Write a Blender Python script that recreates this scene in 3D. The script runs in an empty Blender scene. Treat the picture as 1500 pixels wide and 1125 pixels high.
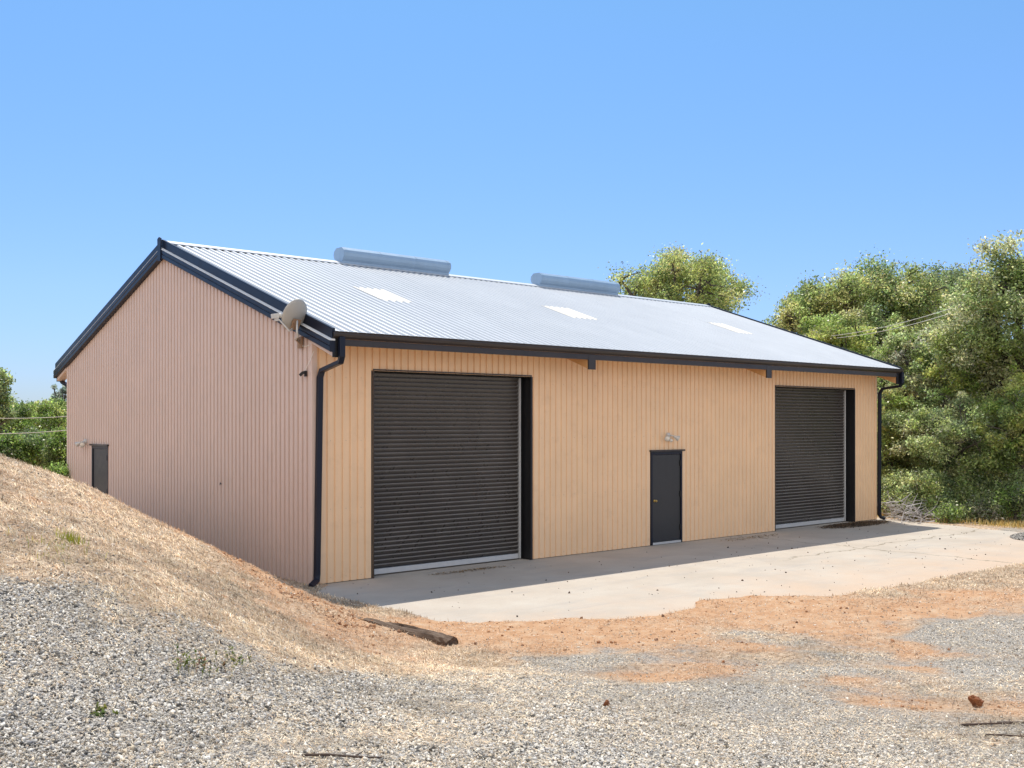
import bpy, math, random
import numpy as np
def hash2(i, j, s=0):
    n = (i.astype(np.int64) * 374761393 + j.astype(np.int64) * 668265263 + s * 974711) & 0x7fffffff
    n = ((n ^ (n >> 13)) * 1274126177) & 0x7fffffff
    n = n ^ (n >> 16)
    return (n & 0xffff) / 65535.0
def vnoise(x, y, s=0):
    i = np.floor(x); j = np.floor(y); u = x - i; v = y - j
    u = u * u * (3 - 2 * u); v = v * v * (3 - 2 * v)
    a = hash2(i, j, s); b = hash2(i + 1, j, s); c = hash2(i, j + 1, s); d = hash2(i + 1, j + 1, s)
    return (a * (1 - u) + b * u) * (1 - v) + (c * (1 - u) + d * u) * v
def fbm(x, y, s=0, n=4):
    t = 0; a = .5
    for k in range(n):
        t = t + a * (vnoise(x, y, s + 7 * k) - .5); x = x * 2.03 + 11.3; y = y * 2.03 - 4.7; a *= .5
    return t

# surveyed spot heights of the yard (x, y, z); the slab is z = 0
SPOTS = [(-7.77,-10.08,1.03),(-6.8,-10.4,.9),(-5.13,-11.07,.71),(-3.78,-11.86,.61),(-2.26,-12.93,.54),(-7.42,-8.79,1.18),(-6.82,-8.92,1.1),
 (-6.01,-8.7,.93),(-4.51,-8.15,.58),(-3.06,-8.23,.36),(-1.37,-9.32,.28),(.73,-11.03,.26),(-6.83,-6.64,1.52),(-6.05,-6.8,1.4),
 (-5.08,-6.72,1.04),(-4.01,-6.73,.55),(-2.72,-6.1,.24),(-1.74,-6.15,.06),(-.66,-6.61,.05),(.75,-7.58,.08),(2.6,-8.81,.05),(4.11,-10.27,.08),
 (-6.19,-4.28,1.82),(-5.62,-5.04,1.57),(-4.45,-4.48,1.19),(-3.59,-4.43,.79),(-2.81,-4.33,.44),(-2.29,-4.91,.2),(-5.46,-1.6,2.12),
 (-4.63,-1.65,1.73),(-3.8,-1.85,1.33),(-2.84,-1.9,.93),(5.91,-8.53,.06),(7.91,-8.69,.06),(-4.81,.77,2.31),(-3.96,2.01,2.03),
 (-2.6,4.48,1.57),(-2.2,3.48,1.3),(-1.9,1.46,.99),(-1.7,.56,.77),(-1.55,-.37,.56),(-1.4,-1.21,.46),(-1.4,-2.05,.29),
 (-8.6,-13.,1.12),(-9.4,-16.,1.2),(-5,-15,1.0),(-12,-12,1.4),(-12,-6,1.9),(-10,0,2.3),(1,-15,.6),(6,-14,.3),(12,-12,.1),
 (-.15,0,-.04),(-.15,2,.1),(-.15,4,.25),(-.15,7,.45),(-.15,10,.5),(-.2,12.4,.5),(-.2,-1,-.02),(-.6,-2.5,0),(-.5,-4,0),(-.6,-5.4,0),
 (-.9,.5,.2),(-.9,-.9,.08),(-.9,3,.6),
 (-2.8,6.5,1.55),(-2.6,9.5,1.2),(-2,13,.7),(-6,6,2.2),(-5.5,10,1.5),(-4,16,.3),(-9,14,1.3),(-14,10,2),
 (0,-5.2,.01),(2,-6,.01),(5,-6,.02),(7,-7,.02),(10,-7.2,.02),(14,-7.5,.02),(19.3,-4,-.03),(20,0,-.08),(18,-9,0),(22,-8,-.05),(24,4,-.2),
 (20,14,-.2),(10,18,-.2),(2,17,0),(24,16,-.3),(3,-4.5,.01),(8,-3,.01),(14,-3,.01),(9,6,.0),(3,6,.1),(15,10,-.05)]
SP = np.array(SPOTS, float)
def _phi(r2): return np.where(r2 > 1e-12, .5 * r2 * np.log(np.maximum(r2, 1e-12)), 0)
_n = len(SP)
_A = np.zeros((_n + 3, _n + 3))
_A[:_n, :_n] = _phi(((SP[:, None, :2] - SP[None, :, :2]) ** 2).sum(-1)) + np.eye(_n) * .25
_A[:_n, _n] = 1; _A[:_n, _n + 1:] = SP[:, :2]; _A[_n:, :_n] = _A[:_n, _n:].T
_w = np.linalg.solve(_A, np.concatenate([SP[:, 2], [0, 0, 0]]))
def tps(x, y):
    sh = np.shape(x); x = np.ravel(x); y = np.ravel(y); out = np.empty(len(x))
    for k in range(0, len(x), 20000):
        X = x[k:k + 20000]; Y = y[k:k + 20000]
        out[k:k + 20000] = _phi((X[:, None] - SP[:, 0]) ** 2 + (Y[:, None] - SP[:, 1]) ** 2) @ _w[:_n] + _w[_n] + _w[_n + 1] * X + _w[_n + 2] * Y
    return out.reshape(sh)
# outline of the bare concrete, soil lies over the slab outside it
SLAB = np.array([(.45,.3),(.3,-.2),(-.2,-.82),(-.25,-1.6),(-.2,-2.3),(-.2,-3.2),(-.25,-4.05),(.05,-4.44),(.56,-4.75),(1.29,-5.11),(1.77,-5.47),(2.36,-5.63),
 (3.16,-5.64),(3.82,-5.32),(4.85,-5.62),(5.79,-6.44),(7.32,-6.65),(9.25,-6.66),(12.42,-6.8),(15.5,-7.0),(17.3,-6.2),(18.05,-4.28),(18.6,-1.94),(19.0,-.36),(19.05,.3)])
def sdf(x, y):
    d2 = np.full(np.shape(x), 1e9); ins = np.zeros(np.shape(x), bool)
    P = SLAB
    for a, b in zip(P, np.roll(P, -1, 0)):
        e = b - a; t = np.clip(((x - a[0]) * e[0] + (y - a[1]) * e[1]) / (e @ e), 0, 1)
        d2 = np.minimum(d2, (x - a[0] - t * e[0]) ** 2 + (y - a[1] - t * e[1]) ** 2)
        c = (a[1] > y) != (b[1] > y)
        ins ^= c & (x < (b[0] - a[0]) * (y - a[1]) / (b[1] - a[1] + 1e-12) + a[0])
    return np.where(ins, -1, 1) * np.sqrt(d2)
def height(x, y):
    x = np.asarray(x, float); y = np.asarray(y, float)
    cx = np.clip(x, -14, 24); cy = np.clip(y, -17, 18)
    z = tps(cx, cy)
    out = np.hypot(x - cx, y - cy)
    z = z * np.exp(-(out / 30) ** 2) - .2 * (1 - np.exp(-(out / 40) ** 2))
    near = np.exp(-out / 15)
    z = z + near * (.10 * fbm(x * .9, y * .9, 3) + (.035 + .105 * np.clip((-1.2 - x) * .8, 0, 1) * np.clip((y + 7.5) * .6, 0, 1)) * fbm(x * 3.6, y * 3.6, 9, 4))
    s = sdf(x, y) + .25 * fbm(x * 1.6, y * 1.6, 21) + .12 * fbm(x * 7, y * 7, 5)
    k = np.clip((s + .12) / .3, 0, 1); k = k * k * (3 - 2 * k)
    inb = (x > -1.1) & (x < 19.4) & (y > -7.7)
    z = np.where(inb & (s > .1), np.maximum(z, .012 + .02 * (fbm(x * 3, y * 3, 77) + .3)), z)
    z = np.where(s < .5, -.07 * (1 - k) + np.maximum(z, .004) * k, z)
    ib = (x > .02) & (x < 18.7) & (y > .02) & (y < 12.4)
    return np.where(ib, np.minimum(z, -.07), z)

R = math.radians
C = bpy.context.scene.collection
rng = np.random.default_rng(7)
random.seed(5)

# ------------------------------------------------------------------ camera
CAM = np.array([-9.35, -15.881, 2.816]); YAW = .721; FPX = 1533.5; HZ = 619.2
FX, FY = math.sin(YAW), math.cos(YAW)
def pw(u, v, dep):
    r = (u - 750) / FPX * dep
    return np.array([CAM[0] + FX * dep + FY * r, CAM[1] + FY * dep - FX * r, CAM[2] - (v - HZ) / FPX * dep])
cd = bpy.data.cameras.new('camera'); cam = bpy.data.objects.new('camera', cd); C.objects.link(cam)
cam.location = CAM; cam.rotation_euler = (R(90), 0, -YAW)
cd.sensor_width = 36; cd.lens = 36 * FPX / 1500; cd.shift_y = (HZ - 562.5) / 1500
cd.clip_end = 3000; cd.clip_start = .05
bpy.context.scene.camera = cam

# ------------------------------------------------------------------ object helpers
class MB:
    def __init__(s): s.v = []; s.f = []
    def add(s, vs, fs):
        n = len(s.v); s.v += [tuple(float(c) for c in p) for p in vs]; s.f += [tuple(i + n for i in f) for f in fs]
    def box(s, x0, x1, y0, y1, z0, z1):
        s.add([(x, y, z) for z in (z0, z1) for y in (y0, y1) for x in (x0, x1)],
              [(0, 2, 3, 1), (4, 5, 7, 6), (0, 1, 5, 4), (2, 6, 7, 3), (0, 4, 6, 2), (1, 3, 7, 5)])
    def tube(s, pts, rad, n=8, cap=True, sq=None):
        pts = [np.array(p, float) for p in pts]; rs = rad if hasattr(rad, '__len__') else [rad] * len(pts)
        rings = []; ref = None
        for i, p in enumerate(pts):
            d = pts[min(i + 1, len(pts) - 1)] - pts[max(i - 1, 0)]; d = d / (np.linalg.norm(d) + 1e-9)
            if ref is None:
                ref = np.array([1., 0, 0]) if abs(d[0]) < .8 else np.array([0, 1., 0])
            a = ref - d * (ref @ d); a /= np.linalg.norm(a) + 1e-9; b = np.cross(d, a); ref = a
            if sq:
                w, h = sq
                rings.append([p + a * w * i1 + b * h * j1 for i1, j1 in ((-1, -1), (1, -1), (1, 1), (-1, 1))])
            else:
                rings.append([p + rs[i] * (a * math.cos(t) + b * math.sin(t)) for t in np.arange(n) * 2 * math.pi / n])
        m = len(rings[0]); vs = [q for r_ in rings for q in r_]; fs = []
        for i in range(len(rings) - 1):
            for k in range(m): fs.append((i * m + k, i * m + (k + 1) % m, (i + 1) * m + (k + 1) % m, (i + 1) * m + k))
        if cap: fs += [tuple(range(m))[::-1], tuple((len(rings) - 1) * m + k for k in range(m))]
        s.add(vs, fs)
    def prism(s, prof, p0, p1, U, V, caps=True):
        """profile (a,b) in axes U,V swept from p0 to p1"""
        U = np.array(U, float); V = np.array(V, float); n = len(prof)
        vs = [np.array(p, float) + U * a + V * b for p in (p0, p1) for a, b in prof]
        fs = [(k, (k + 1) % n, n + (k + 1) % n, n + k) for k in range(n)]
        if caps: fs += [tuple(range(n))[::-1], tuple(n + k for k in range(n))]
        s.add(vs, fs)
    def lathe(s, c, axis, prof, n=24):
        axis = np.array(axis, float); axis /= np.linalg.norm(axis)
        a = np.cross(axis, [0, 0, 1.]) if abs(axis[2]) < .9 else np.cross(axis, [1., 0, 0]); a /= np.linalg.norm(a); b = np.cross(axis, a)
        vs = []; fs = []
        for r_, h in prof:
            for t in np.arange(n) * 2 * math.pi / n: vs.append(np.array(c) + axis * h + r_ * (a * math.cos(t) + b * math.sin(t)))
        for i in range(len(prof) - 1):
            for k in range(n): fs.append((i * n + k, i * n + (k + 1) % n, (i + 1) * n + (k + 1) % n, (i + 1) * n + k))
        s.add(vs, fs)
    def build(s, name, mat, parent=None, smooth=False, bevel=0):
        me = bpy.data.meshes.new(name); me.from_pydata(s.v, [], s.f); me.validate(); me.update()
        o = bpy.data.objects.new(name, me); C.objects.link(o); me.materials.append(mat)
        if smooth: me.polygons.foreach_set('use_smooth', [True] * len(me.polygons))
        if parent is not None: o.parent = parent
        if bevel:
            m = o.modifiers.new('bevel', 'BEVEL'); m.width = bevel; m.segments = 2; m.limit_method = 'ANGLE'
        return o
def npmesh(name, V, F, mat, parent=None, col=None, smooth=False):
    me = bpy.data.meshes.new(name); k = F.shape[1]
    me.vertices.add(len(V)); me.vertices.foreach_set('co', np.ascontiguousarray(V, np.float32).ravel())
    me.loops.add(F.size); me.loops.foreach_set('vertex_index', np.ascontiguousarray(F, np.int32).ravel())
    me.polygons.add(len(F)); me.polygons.foreach_set('loop_start', np.arange(len(F), dtype=np.int32) * k)
    me.polygons.foreach_set('loop_total', np.full(len(F), k, np.int32))
    if smooth: me.polygons.foreach_set('use_smooth', np.ones(len(F), bool))
    me.update(calc_edges=True)
    if col is not None:
        at = me.color_attributes.new('tint', 'FLOAT_COLOR', 'POINT')
        at.data.foreach_set('color', np.concatenate([col, np.ones((len(col), 1))], 1).astype(np.float32).ravel())
    o = bpy.data.objects.new(name, me); C.objects.link(o); me.materials.append(mat)
    if parent is not None: o.parent = parent
    return o
def tag(o, label=None, cat=None, group=None, kind=None):
    if label: o['label'] = label
    if cat: o['category'] = cat
    if group: o['group'] = group
    if kind: o['kind'] = kind
    return o
def thing(name, loc, label, cat, group=None):
    o = bpy.data.objects.new(name, None); C.objects.link(o); o.location = tuple(float(c) for c in loc); o.empty_display_size = .2
    return tag(o, label, cat, group)
def to_local(mb, root):
    l = root.location; mb.v = [(a - l[0], b - l[1], c - l[2]) for a, b, c in mb.v]; return mb

# ------------------------------------------------------------------ materials
def newmat(name):
    m = bpy.data.materials.new(name); m.use_nodes = True; nt = m.node_tree
    return m, nt, nt.nodes['Principled BSDF']
class N:
    """tiny node shorthand"""
    def __init__(s, nt): s.nt = nt
    def n(s, t, **kw):
        x = s.nt.nodes.new(t)
        for k, v in kw.items(): setattr(x, k, v)
        return x
    def l(s, a, b): s.nt.links.new(a, b)
    def math(s, op, a, b=None, clamp=False):
        x = s.n('ShaderNodeMath', operation=op, use_clamp=clamp)
        for i, q in enumerate((a, b)):
            if q is None: continue
            if isinstance(q, (int, float)): x.inputs[i].default_value = q
            else: s.l(q, x.inputs[i])
        return x.outputs[0]
    def mix(s, f, a, b):
        x = s.n('ShaderNodeMix', data_type='RGBA')
        for i, q in ((0, f), (6, a), (7, b)):
            if isinstance(q, (int, float)): x.inputs[i].default_value = q
            elif isinstance(q, tuple): x.inputs[i].default_value = (*q, 1)
            else: s.l(q, x.inputs[i])
        return x.outputs[2]
    def noise(s, vec, scale, detail=4, rough=.6, dist=0):
        x = s.n('ShaderNodeTexNoise'); x.inputs['Scale'].default_value = scale; x.inputs['Detail'].default_value = detail
        x.inputs['Roughness'].default_value = rough; x.inputs['Distortion'].default_value = dist
        if vec is not None: s.l(vec, x.inputs['Vector'])
        return x.outputs['Fac']
    def ramp(s, f, stops):
        x = s.n('ShaderNodeValToRGB'); s.l(f, x.inputs[0]); e = x.color_ramp.elements
        while len(e) < len(stops): e.new(.5)
        for k, (p, c) in enumerate(stops): e[k].position = p; e[k].color = (*c, 1) if isinstance(c, tuple) else (c, c, c, 1)
        return x.outputs[0]
    def scaled(s, vec, sx, sy, sz):
        x = s.n('ShaderNodeMapping'); x.inputs['Scale'].default_value = (sx, sy, sz); s.l(vec, x.inputs[0]); return x.outputs[0]
    def pos(s): return s.n('ShaderNodeNewGeometry').outputs['Position']
    def bump(s, h, strength, dist, bsdf):
        x = s.n('ShaderNodeBump'); x.inputs['Strength'].default_value = strength; x.inputs['Distance'].default_value = dist
        s.l(h, x.inputs['Height']); s.l(x.outputs[0], bsdf.inputs['Normal'])

def painted(name, col, rough=.45, var=.12, metallic=0., spec=.5, streak=True, dirt=None):
    m, nt, b = newmat(name); g = N(nt); p = g.pos()
    n1 = g.noise(p, 1.1, 5); n2 = g.noise(g.scaled(p, 9, 9, .5), 1., 4)
    f = g.math('ADD', g.math('MULTIPLY', n1, .6), g.math('MULTIPLY', n2, .4 if streak else 0))
    lo = tuple(c * (1 - var) for c in col); hi = tuple(min(1, c * (1 + var)) for c in col)
    c = g.ramp(f, [(.3, lo), (.7, hi)])
    if dirt:
        d = g.ramp(g.noise(p, 2.6, 8, .75), [(.52, 0.), (.75, .5)])
        c = g.mix(d, c, dirt)
    g.l(c, b.inputs['Base Color']); b.inputs['Roughness'].default_value = rough; b.inputs['Metallic'].default_value = metallic
    b.inputs['Specular IOR Level'].default_value = spec
    r_ = g.math('ADD', g.math('MULTIPLY', g.noise(p, 6, 4), .25), rough - .12); g.l(r_, b.inputs['Roughness'])
    return m

TAN = (.83, .570, .352)
M = {}
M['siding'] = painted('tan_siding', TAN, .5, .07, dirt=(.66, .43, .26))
M['bounce_panel'] = painted('bounce_ochre', (.94, .64, .27), .6, .05)
M['tail'] = painted('rafter_shade_ochre', (.62, .36, .16), .55, .12)  # tails coloured darker than siding to paint their contrast with the eave glow
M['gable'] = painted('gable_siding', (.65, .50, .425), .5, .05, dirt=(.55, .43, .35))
M['trim'] = painted('dark_trim', (.006, .009, .022), .34, .2, spec=.32)
M['brown'] = painted('dark_gutter', (.034, .026, .023), .35, .25, spec=.5)
M['lip'] = painted('lip_highlight', (.72, .72, .72), .4, .05)  # bend highlight of the dark rake trim, painted as a pale colour
M['galv'] = painted('galvanised', (.30, .42, .56), .42, .1, metallic=.1)
M['curtain'] = painted('curtain_dark', (.056, .047, .041), .3, .3, spec=.8, streak=False)
M['highlight_dust'] = painted('ledge_highlight_dust', (.27, .245, .225), .6, .25, streak=False)  # slat ledges painted pale for the sky highlight, with some dust
M['black'] = painted('black_jamb', (.007, .007, .009), .5, .2)
M['alu'] = painted('aluminium', (.55, .55, .55), .4, .1, metallic=.2)
M['door'] = painted('door_charcoal', (.024, .024, .026), .4, .15)
M['brass'] = painted('brass', (.55, .38, .12), .3, .1, metallic=.8)
M['lamp'] = painted('lamp_grey', (.55, .53, .5), .35, .15)
M['glass'] = painted('lamp_glass', (.75, .72, .66), .15, .05)
M['dish'] = painted('dish_grey', (.42, .40, .36), .5, .08)
M['steel'] = painted('mast_steel', (.55, .53, .5), .4, .1, metallic=.3)
M['screw'] = painted('screw_heads', (.52, .38, .27), .5, .1)
M['rust'] = painted('rusty_bracket', (.28, .17, .1), .7, .35)
M['wire'] = painted('wire', (.75, .72, .65), .5, .1)
M['skyl'] = painted('skylight', (.86, .82, .73), .45, .05)

def roof_mat():
    m, nt, b = newmat('roof_zinc'); g = N(nt); p = g.pos()
    n = g.math('ADD', g.math('MULTIPLY', g.noise(p, .5, 4), .6), g.math('MULTIPLY', g.noise(g.scaled(p, 7, .5, .5), 1, 3), .4))
    c = g.ramp(n, [(.3, (.47, .50, .54)), (.7, (.55, .58, .62))])
    # sheet laps every sixth rib
    g.l(c, b.inputs['Base Color']); b.inputs['Metallic'].default_value = .25; b.inputs['Roughness'].default_value = .5
    return m
M['roof'] = roof_mat()

def slab_mat():
    m, nt, b = newmat('concrete'); g = N(nt); p = g.pos()
    c = g.ramp(g.noise(p, .7, 6, .65), [(.3, (.43, .38, .32)), (.5, (.49, .435, .37)), (.7, (.53, .485, .42))])
    # grey scuffs dragged along the front of the building, rusty soil washed over the outer edge
    c = g.mix(g.ramp(g.noise(g.scaled(p, .5, 2.4, 1), 1.1, 7, .7, .6), [(.52, 0.), (.70, .65)]), c, (.38, .36, .34))
    sx = g.n('ShaderNodeSeparateXYZ'); g.l(p, sx.inputs[0])
    e = g.math('ADD', g.math('MULTIPLY', sx.outputs[1], -.45), g.math('MULTIPLY', g.noise(p, .9, 6, .7), 2.2))
    c = g.mix(g.ramp(g.math('MULTIPLY', e, .25), [(.74, 0.), (1., .6)]), c, (.60, .42, .28))
    c = g.mix(g.ramp(g.noise(p, 60, 3), [(.35, .25), (.5, 0.)]), c, (.25, .2, .16))
    c = g.mix(g.ramp(g.noise(p, 4.5, 8, .75), [(.57, 0.), (.78, .5)]), c, (.42, .29, .19))
    # two hairline cracks
    w = g.math('MULTIPLY', g.math('SUBTRACT', g.noise(p, 1.3, 6), .5), .9)
    for a, k, q in ((1., .0, -3.3), (.22, -1., 14.2)):
        pass
    d1 = g.math('ABSOLUTE', g.math('ADD', g.math('ADD', sx.outputs[1], 3.35), w))
    d2 = g.math('ABSOLUTE', g.math('ADD', g.math('ADD', sx.outputs[0], -12.1), w))
    cr = g.math('MINIMUM', d1, d2)
    far = g.ramp(g.math('MULTIPLY', sx.outputs[0], .05), [(.42, 0.), (.5, 1.)])
    cf = g.math('MULTIPLY', g.ramp(cr, [(.012, .75), (.035, 0.)]), far)
    c = g.mix(cf, c, (.16, .13, .08))
    g.l(c, b.inputs['Base Color']); b.inputs['Roughness'].default_value = .85
    g.bump(g.noise(p, 25, 6), .15, .02, b)
    return m
M['slab'] = slab_mat()

def ground_mat():
    m, nt, b = newmat('yard_ground'); g = N(nt); p = g.pos()
    a = g.n('ShaderNodeVertexColor', layer_name='tint'); s = g.n('ShaderNodeSeparateColor'); g.l(a.outputs[0], s.inputs[0])
    brk = g.math('SUBTRACT', g.noise(p, 2.2, 8, .7), .5)
    straw = g.ramp(g.noise(p, 13, 9, .85), [(.36, (.16, .09, .055)), (.47, (.46, .33, .225)), (.6, (.72, .58, .43))])
    soil = g.ramp(g.noise(p, 3.5, 8, .7), [(.3, (.47, .25, .13)), (.5, (.57, .345, .20)), (.7, (.64, .47, .32))])
    vor = g.n('ShaderNodeTexVoronoi'); vor.inputs['Scale'].default_value = 70; g.l(p, vor.inputs['Vector'])
    gv = g.n('ShaderNodeSeparateColor'); g.l(vor.outputs['Color'], gv.inputs[0])
    grav = g.ramp(gv.outputs[0], [(0, (.08, .08, .08)), (.14, (.34, .32, .30)), (.5, (.56, .52, .46)), (.8, (.70, .65, .57)), (1, (.82, .79, .72))])
    brk2 = g.math('SUBTRACT', g.noise(p, 1.1, 9, .72), .5)
    fs = g.ramp(g.math('ADD', s.outputs[1], g.math('ADD', g.math('MULTIPLY', brk, 1.1), g.math('MULTIPLY', brk2, 1.5))), [(.2, 0.), (.68, 1.)])
    c = g.mix(fs, straw, soil)
    fg = g.ramp(g.math('ADD', s.outputs[0], g.math('MULTIPLY', brk, 1.5)), [(.3, 0.), (.55, .9)])
    c = g.mix(fg, c, grav)
    g.l(c, b.inputs['Base Color']); b.inputs['Roughness'].default_value = .95; b.inputs['Specular IOR Level'].default_value = .2
    h = g.math('ADD', g.math('MULTIPLY', g.noise(p, 14, 8, .75), 1.), g.math('MULTIPLY', g.math('MULTIPLY', vor.outputs['Distance'], -1.2), fg))
    g.bump(h, .8, .05, b)
    return m
M['ground'] = ground_mat()

def tinted(name, rough=.8, transl=0., spec=.3, scale=1.):
    m, nt, b = newmat(name); g = N(nt)
    a = g.n('ShaderNodeVertexColor', layer_name='tint')
    g.l(a.outputs[0], b.inputs['Base Color']); b.inputs['Roughness'].default_value = rough; b.inputs['Specular IOR Level'].default_value = spec
    if transl:
        t = g.n('ShaderNodeBsdfTranslucent'); ms = g.n('ShaderNodeMixShader'); ms.inputs[0].default_value = transl
        hs = g.n('ShaderNodeHueSaturation'); hs.inputs['Saturation'].default_value = 1.05; hs.inputs['Value'].default_value = 1.35
        g.l(a.outputs[0], hs.inputs['Color']); g.l(hs.outputs[0], t.inputs['Color'])
        out = nt.nodes['Material Output']; g.l(b.outputs[0], ms.inputs[1]); g.l(t.outputs[0], ms.inputs[2]); g.l(ms.outputs[0], out.inputs[0])
    return m
M['leaf'] = tinted('leaf', .34, .58, .6)
M['blade'] = tinted('dry_blade', .7, .3, .2)
M['stone'] = tinted('crushed_stone', .85, 0, .3)
def bark_mat():
    m, nt, b = newmat('bark'); g = N(nt); p = g.pos()
    c = g.ramp(g.noise(g.scaled(p, 6, 6, 1.5), 2, 6, .7), [(.35, (.03, .025, .02)), (.65, (.12, .10, .085))])
    g.l(c, b.inputs['Base Color']); b.inputs['Roughness'].default_value = .9; g.bump(g.noise(g.scaled(p, 8, 8, 2), 3, 6), .6, .03, b)
    return m
M['bark'] = bark_mat()
M['twig'] = painted('grey_twig', (.50, .47, .46), .8, .25)
M['stick'] = painted('dark_stick', (.09, .06, .045), .85, .3)
def timber_mat():
    m, nt, b = newmat('weathered_timber'); g = N(nt); p = g.pos()
    c = g.ramp(g.noise(g.scaled(p, 10, .8, 22), 1.6, 8, .7), [(.3, (.05, .032, .02)), (.5, (.11, .07, .045)), (.72, (.24, .18, .13))])
    g.l(c, b.inputs['Base Color']); b.inputs['Roughness'].default_value = .9
    g.bump(g.noise(g.scaled(p, 14, 1, 30), 2, 8), .8, .03, b)
    return m
M['timber'] = timber_mat()
M['clod'] = painted('red_clod', (.24, .085, .03), .9, .4)

# ------------------------------------------------------------------ ground
def axis(lo, hi, st, far):
    a = list(np.arange(lo, hi + st / 2, st)); s = st; x = lo; b = []
    while x > -far: s *= 1.35; x -= s; b.append(x)
    c = []; s = st; x = hi
    while x < far: s *= 1.35; x += s; c.append(x)
    return np.array(b[::-1] + a + c)
GX = axis(-13, 21, .09, 900); GY = axis(-15.5, 14, .09, 900)
XX, YY = np.meshgrid(GX, GY)
ZZ = height(XX, YY)
COVER = {'g': (1., 0., .1), 'gs': (.5, .12, .55), 's': (.06, .95, .08), 'so': (.15, .8, .3), 'w': (0., .08, 1.), 'wd': (0., .28, .85)}
CP = [(-6.84,-7.04,'g'),(-6.79,-7.54,'g'),(-7.21,-8.34,'g'),(-6.6,-7.89,'g'),(-7.22,-8.96,'g'),(-6.58,-8.63,'g'),(-7.6,-9.72,'g'),(-7.17,-9.54,'g'),(-6.43,-8.97,'g'),(-5.85,-8.71,'g'),(-5.17,-8.5,'g'),(-4.39,-8.18,'g'),(-3.85,-8.23,'g'),(-7.1,-10.0,'g'),(-6.63,-9.86,'g'),(-6.17,-9.36,'g'),(-5.35,-9.31,'g'),
 (-5.19,-9.77,'gs'),(-6.29,-10.24,'gs'),(-5.06,-10.23,'gs'),(-3.23,-8.64,'gs'),(-5.57,-7.76,'gs'),(-6.01,-7.42,'gs'),(-4.29,-9.31,'gs'),(-2.65,-7.74,'gs'),(-4.94,-7.99,'gs'),(-6.27,-6.6,'gs'),
 (-2.54,-8.63,'g'),(-3.01,-9.95,'g'),(-2.92,-10.59,'g'),(-4.56,-10.77,'g'),(-3.87,-11.38,'g'),(-1.42,-10.52,'g'),(-3.1,-11.65,'g'),(.16,-9.86,'g'),(-1.47,-9.81,'g'),(-2.16,-11.63,'g'),(-2.55,-12.27,'g'),(-.98,-7.53,'g'),(-4.11,-10.0,'g'),
 (-.54,-5.17,'s'),(.17,-5.47,'s'),(.66,-6.01,'s'),(1.51,-6.36,'s'),(3.26,-5.9,'s'),(3.67,-6.48,'s'),(4.56,-6.84,'s'),(-1.15,-8.87,'s'),(.32,-6.59,'s'),(1.34,-7.09,'s'),(5.61,-8.15,'s'),(7.37,-8.05,'s'),(-1.01,-4.28,'s'),(-1.85,-2.0,'s'),(-1.8,-1.1,'s'),(-1.75,-2.9,'s'),(-1.9,-.3,'so'),(-2.1,.8,'so'),(-1.9,-3.6,'w'),(-2.4,-2.4,'w'),
 (1.97,-7.49,'gs'),(2.0,-8.2,'gs'),(1.56,-9.33,'gs'),(.84,-10.24,'gs'),(.29,-10.9,'gs'),(-1.03,-12.04,'gs'),(-1.29,-12.42,'gs'),(.66,-8.65,'gs'),(.73,-11.03,'gs'),(1.19,-11.35,'gs'),(3.85,-8.58,'so'),(.12,-10.28,'so'),(-.67,-11.08,'so'),(-.21,-11.96,'so'),(2.48,-9.85,'so'),(2.59,-7.26,'so'),(3.04,-8.24,'so'),(-.2,-8.9,'so'),(1.1,-8.3,'so'),(1.3,-10.2,'so'),(4.9,-7.9,'s'),(2.9,-9.2,'so'),(-.3,-6.3,'so'),(-2.83,-4.7,'so'),(-2.88,-5.54,'so'),(-1.99,-2.7,'so'),(-2.85,-6.2,'so'),(-2.08,-3.93,'so'),
 (3.68,-9.6,'g'),(3.55,-10.26,'g'),(4.77,-9.55,'g'),(3.96,-9.29,'g'),(1.81,-10.8,'g'),(9.71,-7.33,'w'),(11.04,-7.26,'w'),(6.47,-7.13,'w'),(8.03,-7.51,'w'),(-1.74,-5.99,'w'),(-2.66,-6.83,'w'),(-3.18,-6.82,'w'),(-5.72,-5.87,'w'),(-5.07,-5.93,'w'),(-4.74,-5.98,'w'),(-4.78,-6.8,'w'),(-4.69,-7.28,'w'),(-5.29,-3.63,'w'),(-3.63,-1.42,'w'),(-3.68,-2.68,'w'),(-3.57,-3.84,'w'),(-5.63,-3.04,'w'),(-4.84,-.3,'w'),(-4.37,-.85,'w'),(-6.37,-6.17,'w'),(-5.88,-6.79,'w'),(-3.89,-6.91,'w'),(-3.66,-5.07,'w'),(-2.72,-1.63,'w'),
 (-4.95,-1.56,'wd'),(-4.44,-1.59,'wd'),(-5.49,-2.29,'wd'),(-5.04,-4.6,'wd'),(-3.34,-1.43,'wd'),(-.6,-1.5,'w'),(-.7,-3,'w'),(-.5,-.5,'w'),(-.8,3,'w'),(-2.5,5,'w'),(-5,4,'w'),(-8,0,'w'),(-9,-5,'w'),(-9.5,-9,'g'),(-9,-13,'g'),(-5,-14,'g'),(0,-14,'g'),(5,-13,'g'),(10,-11,'g'),(16,-10,'gs'),(20,-5,'w'),(21,0,'w'),(17.9,-5.6,'g'),(18.6,-5.0,'gs'),(19.2,-2,'w'),(10,20,'w'),(30,10,'w'),(-10,15,'w')]
CX = np.array([c[:2] for c in CP]); CV = np.array([COVER[c[2]] for c in CP])
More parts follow.
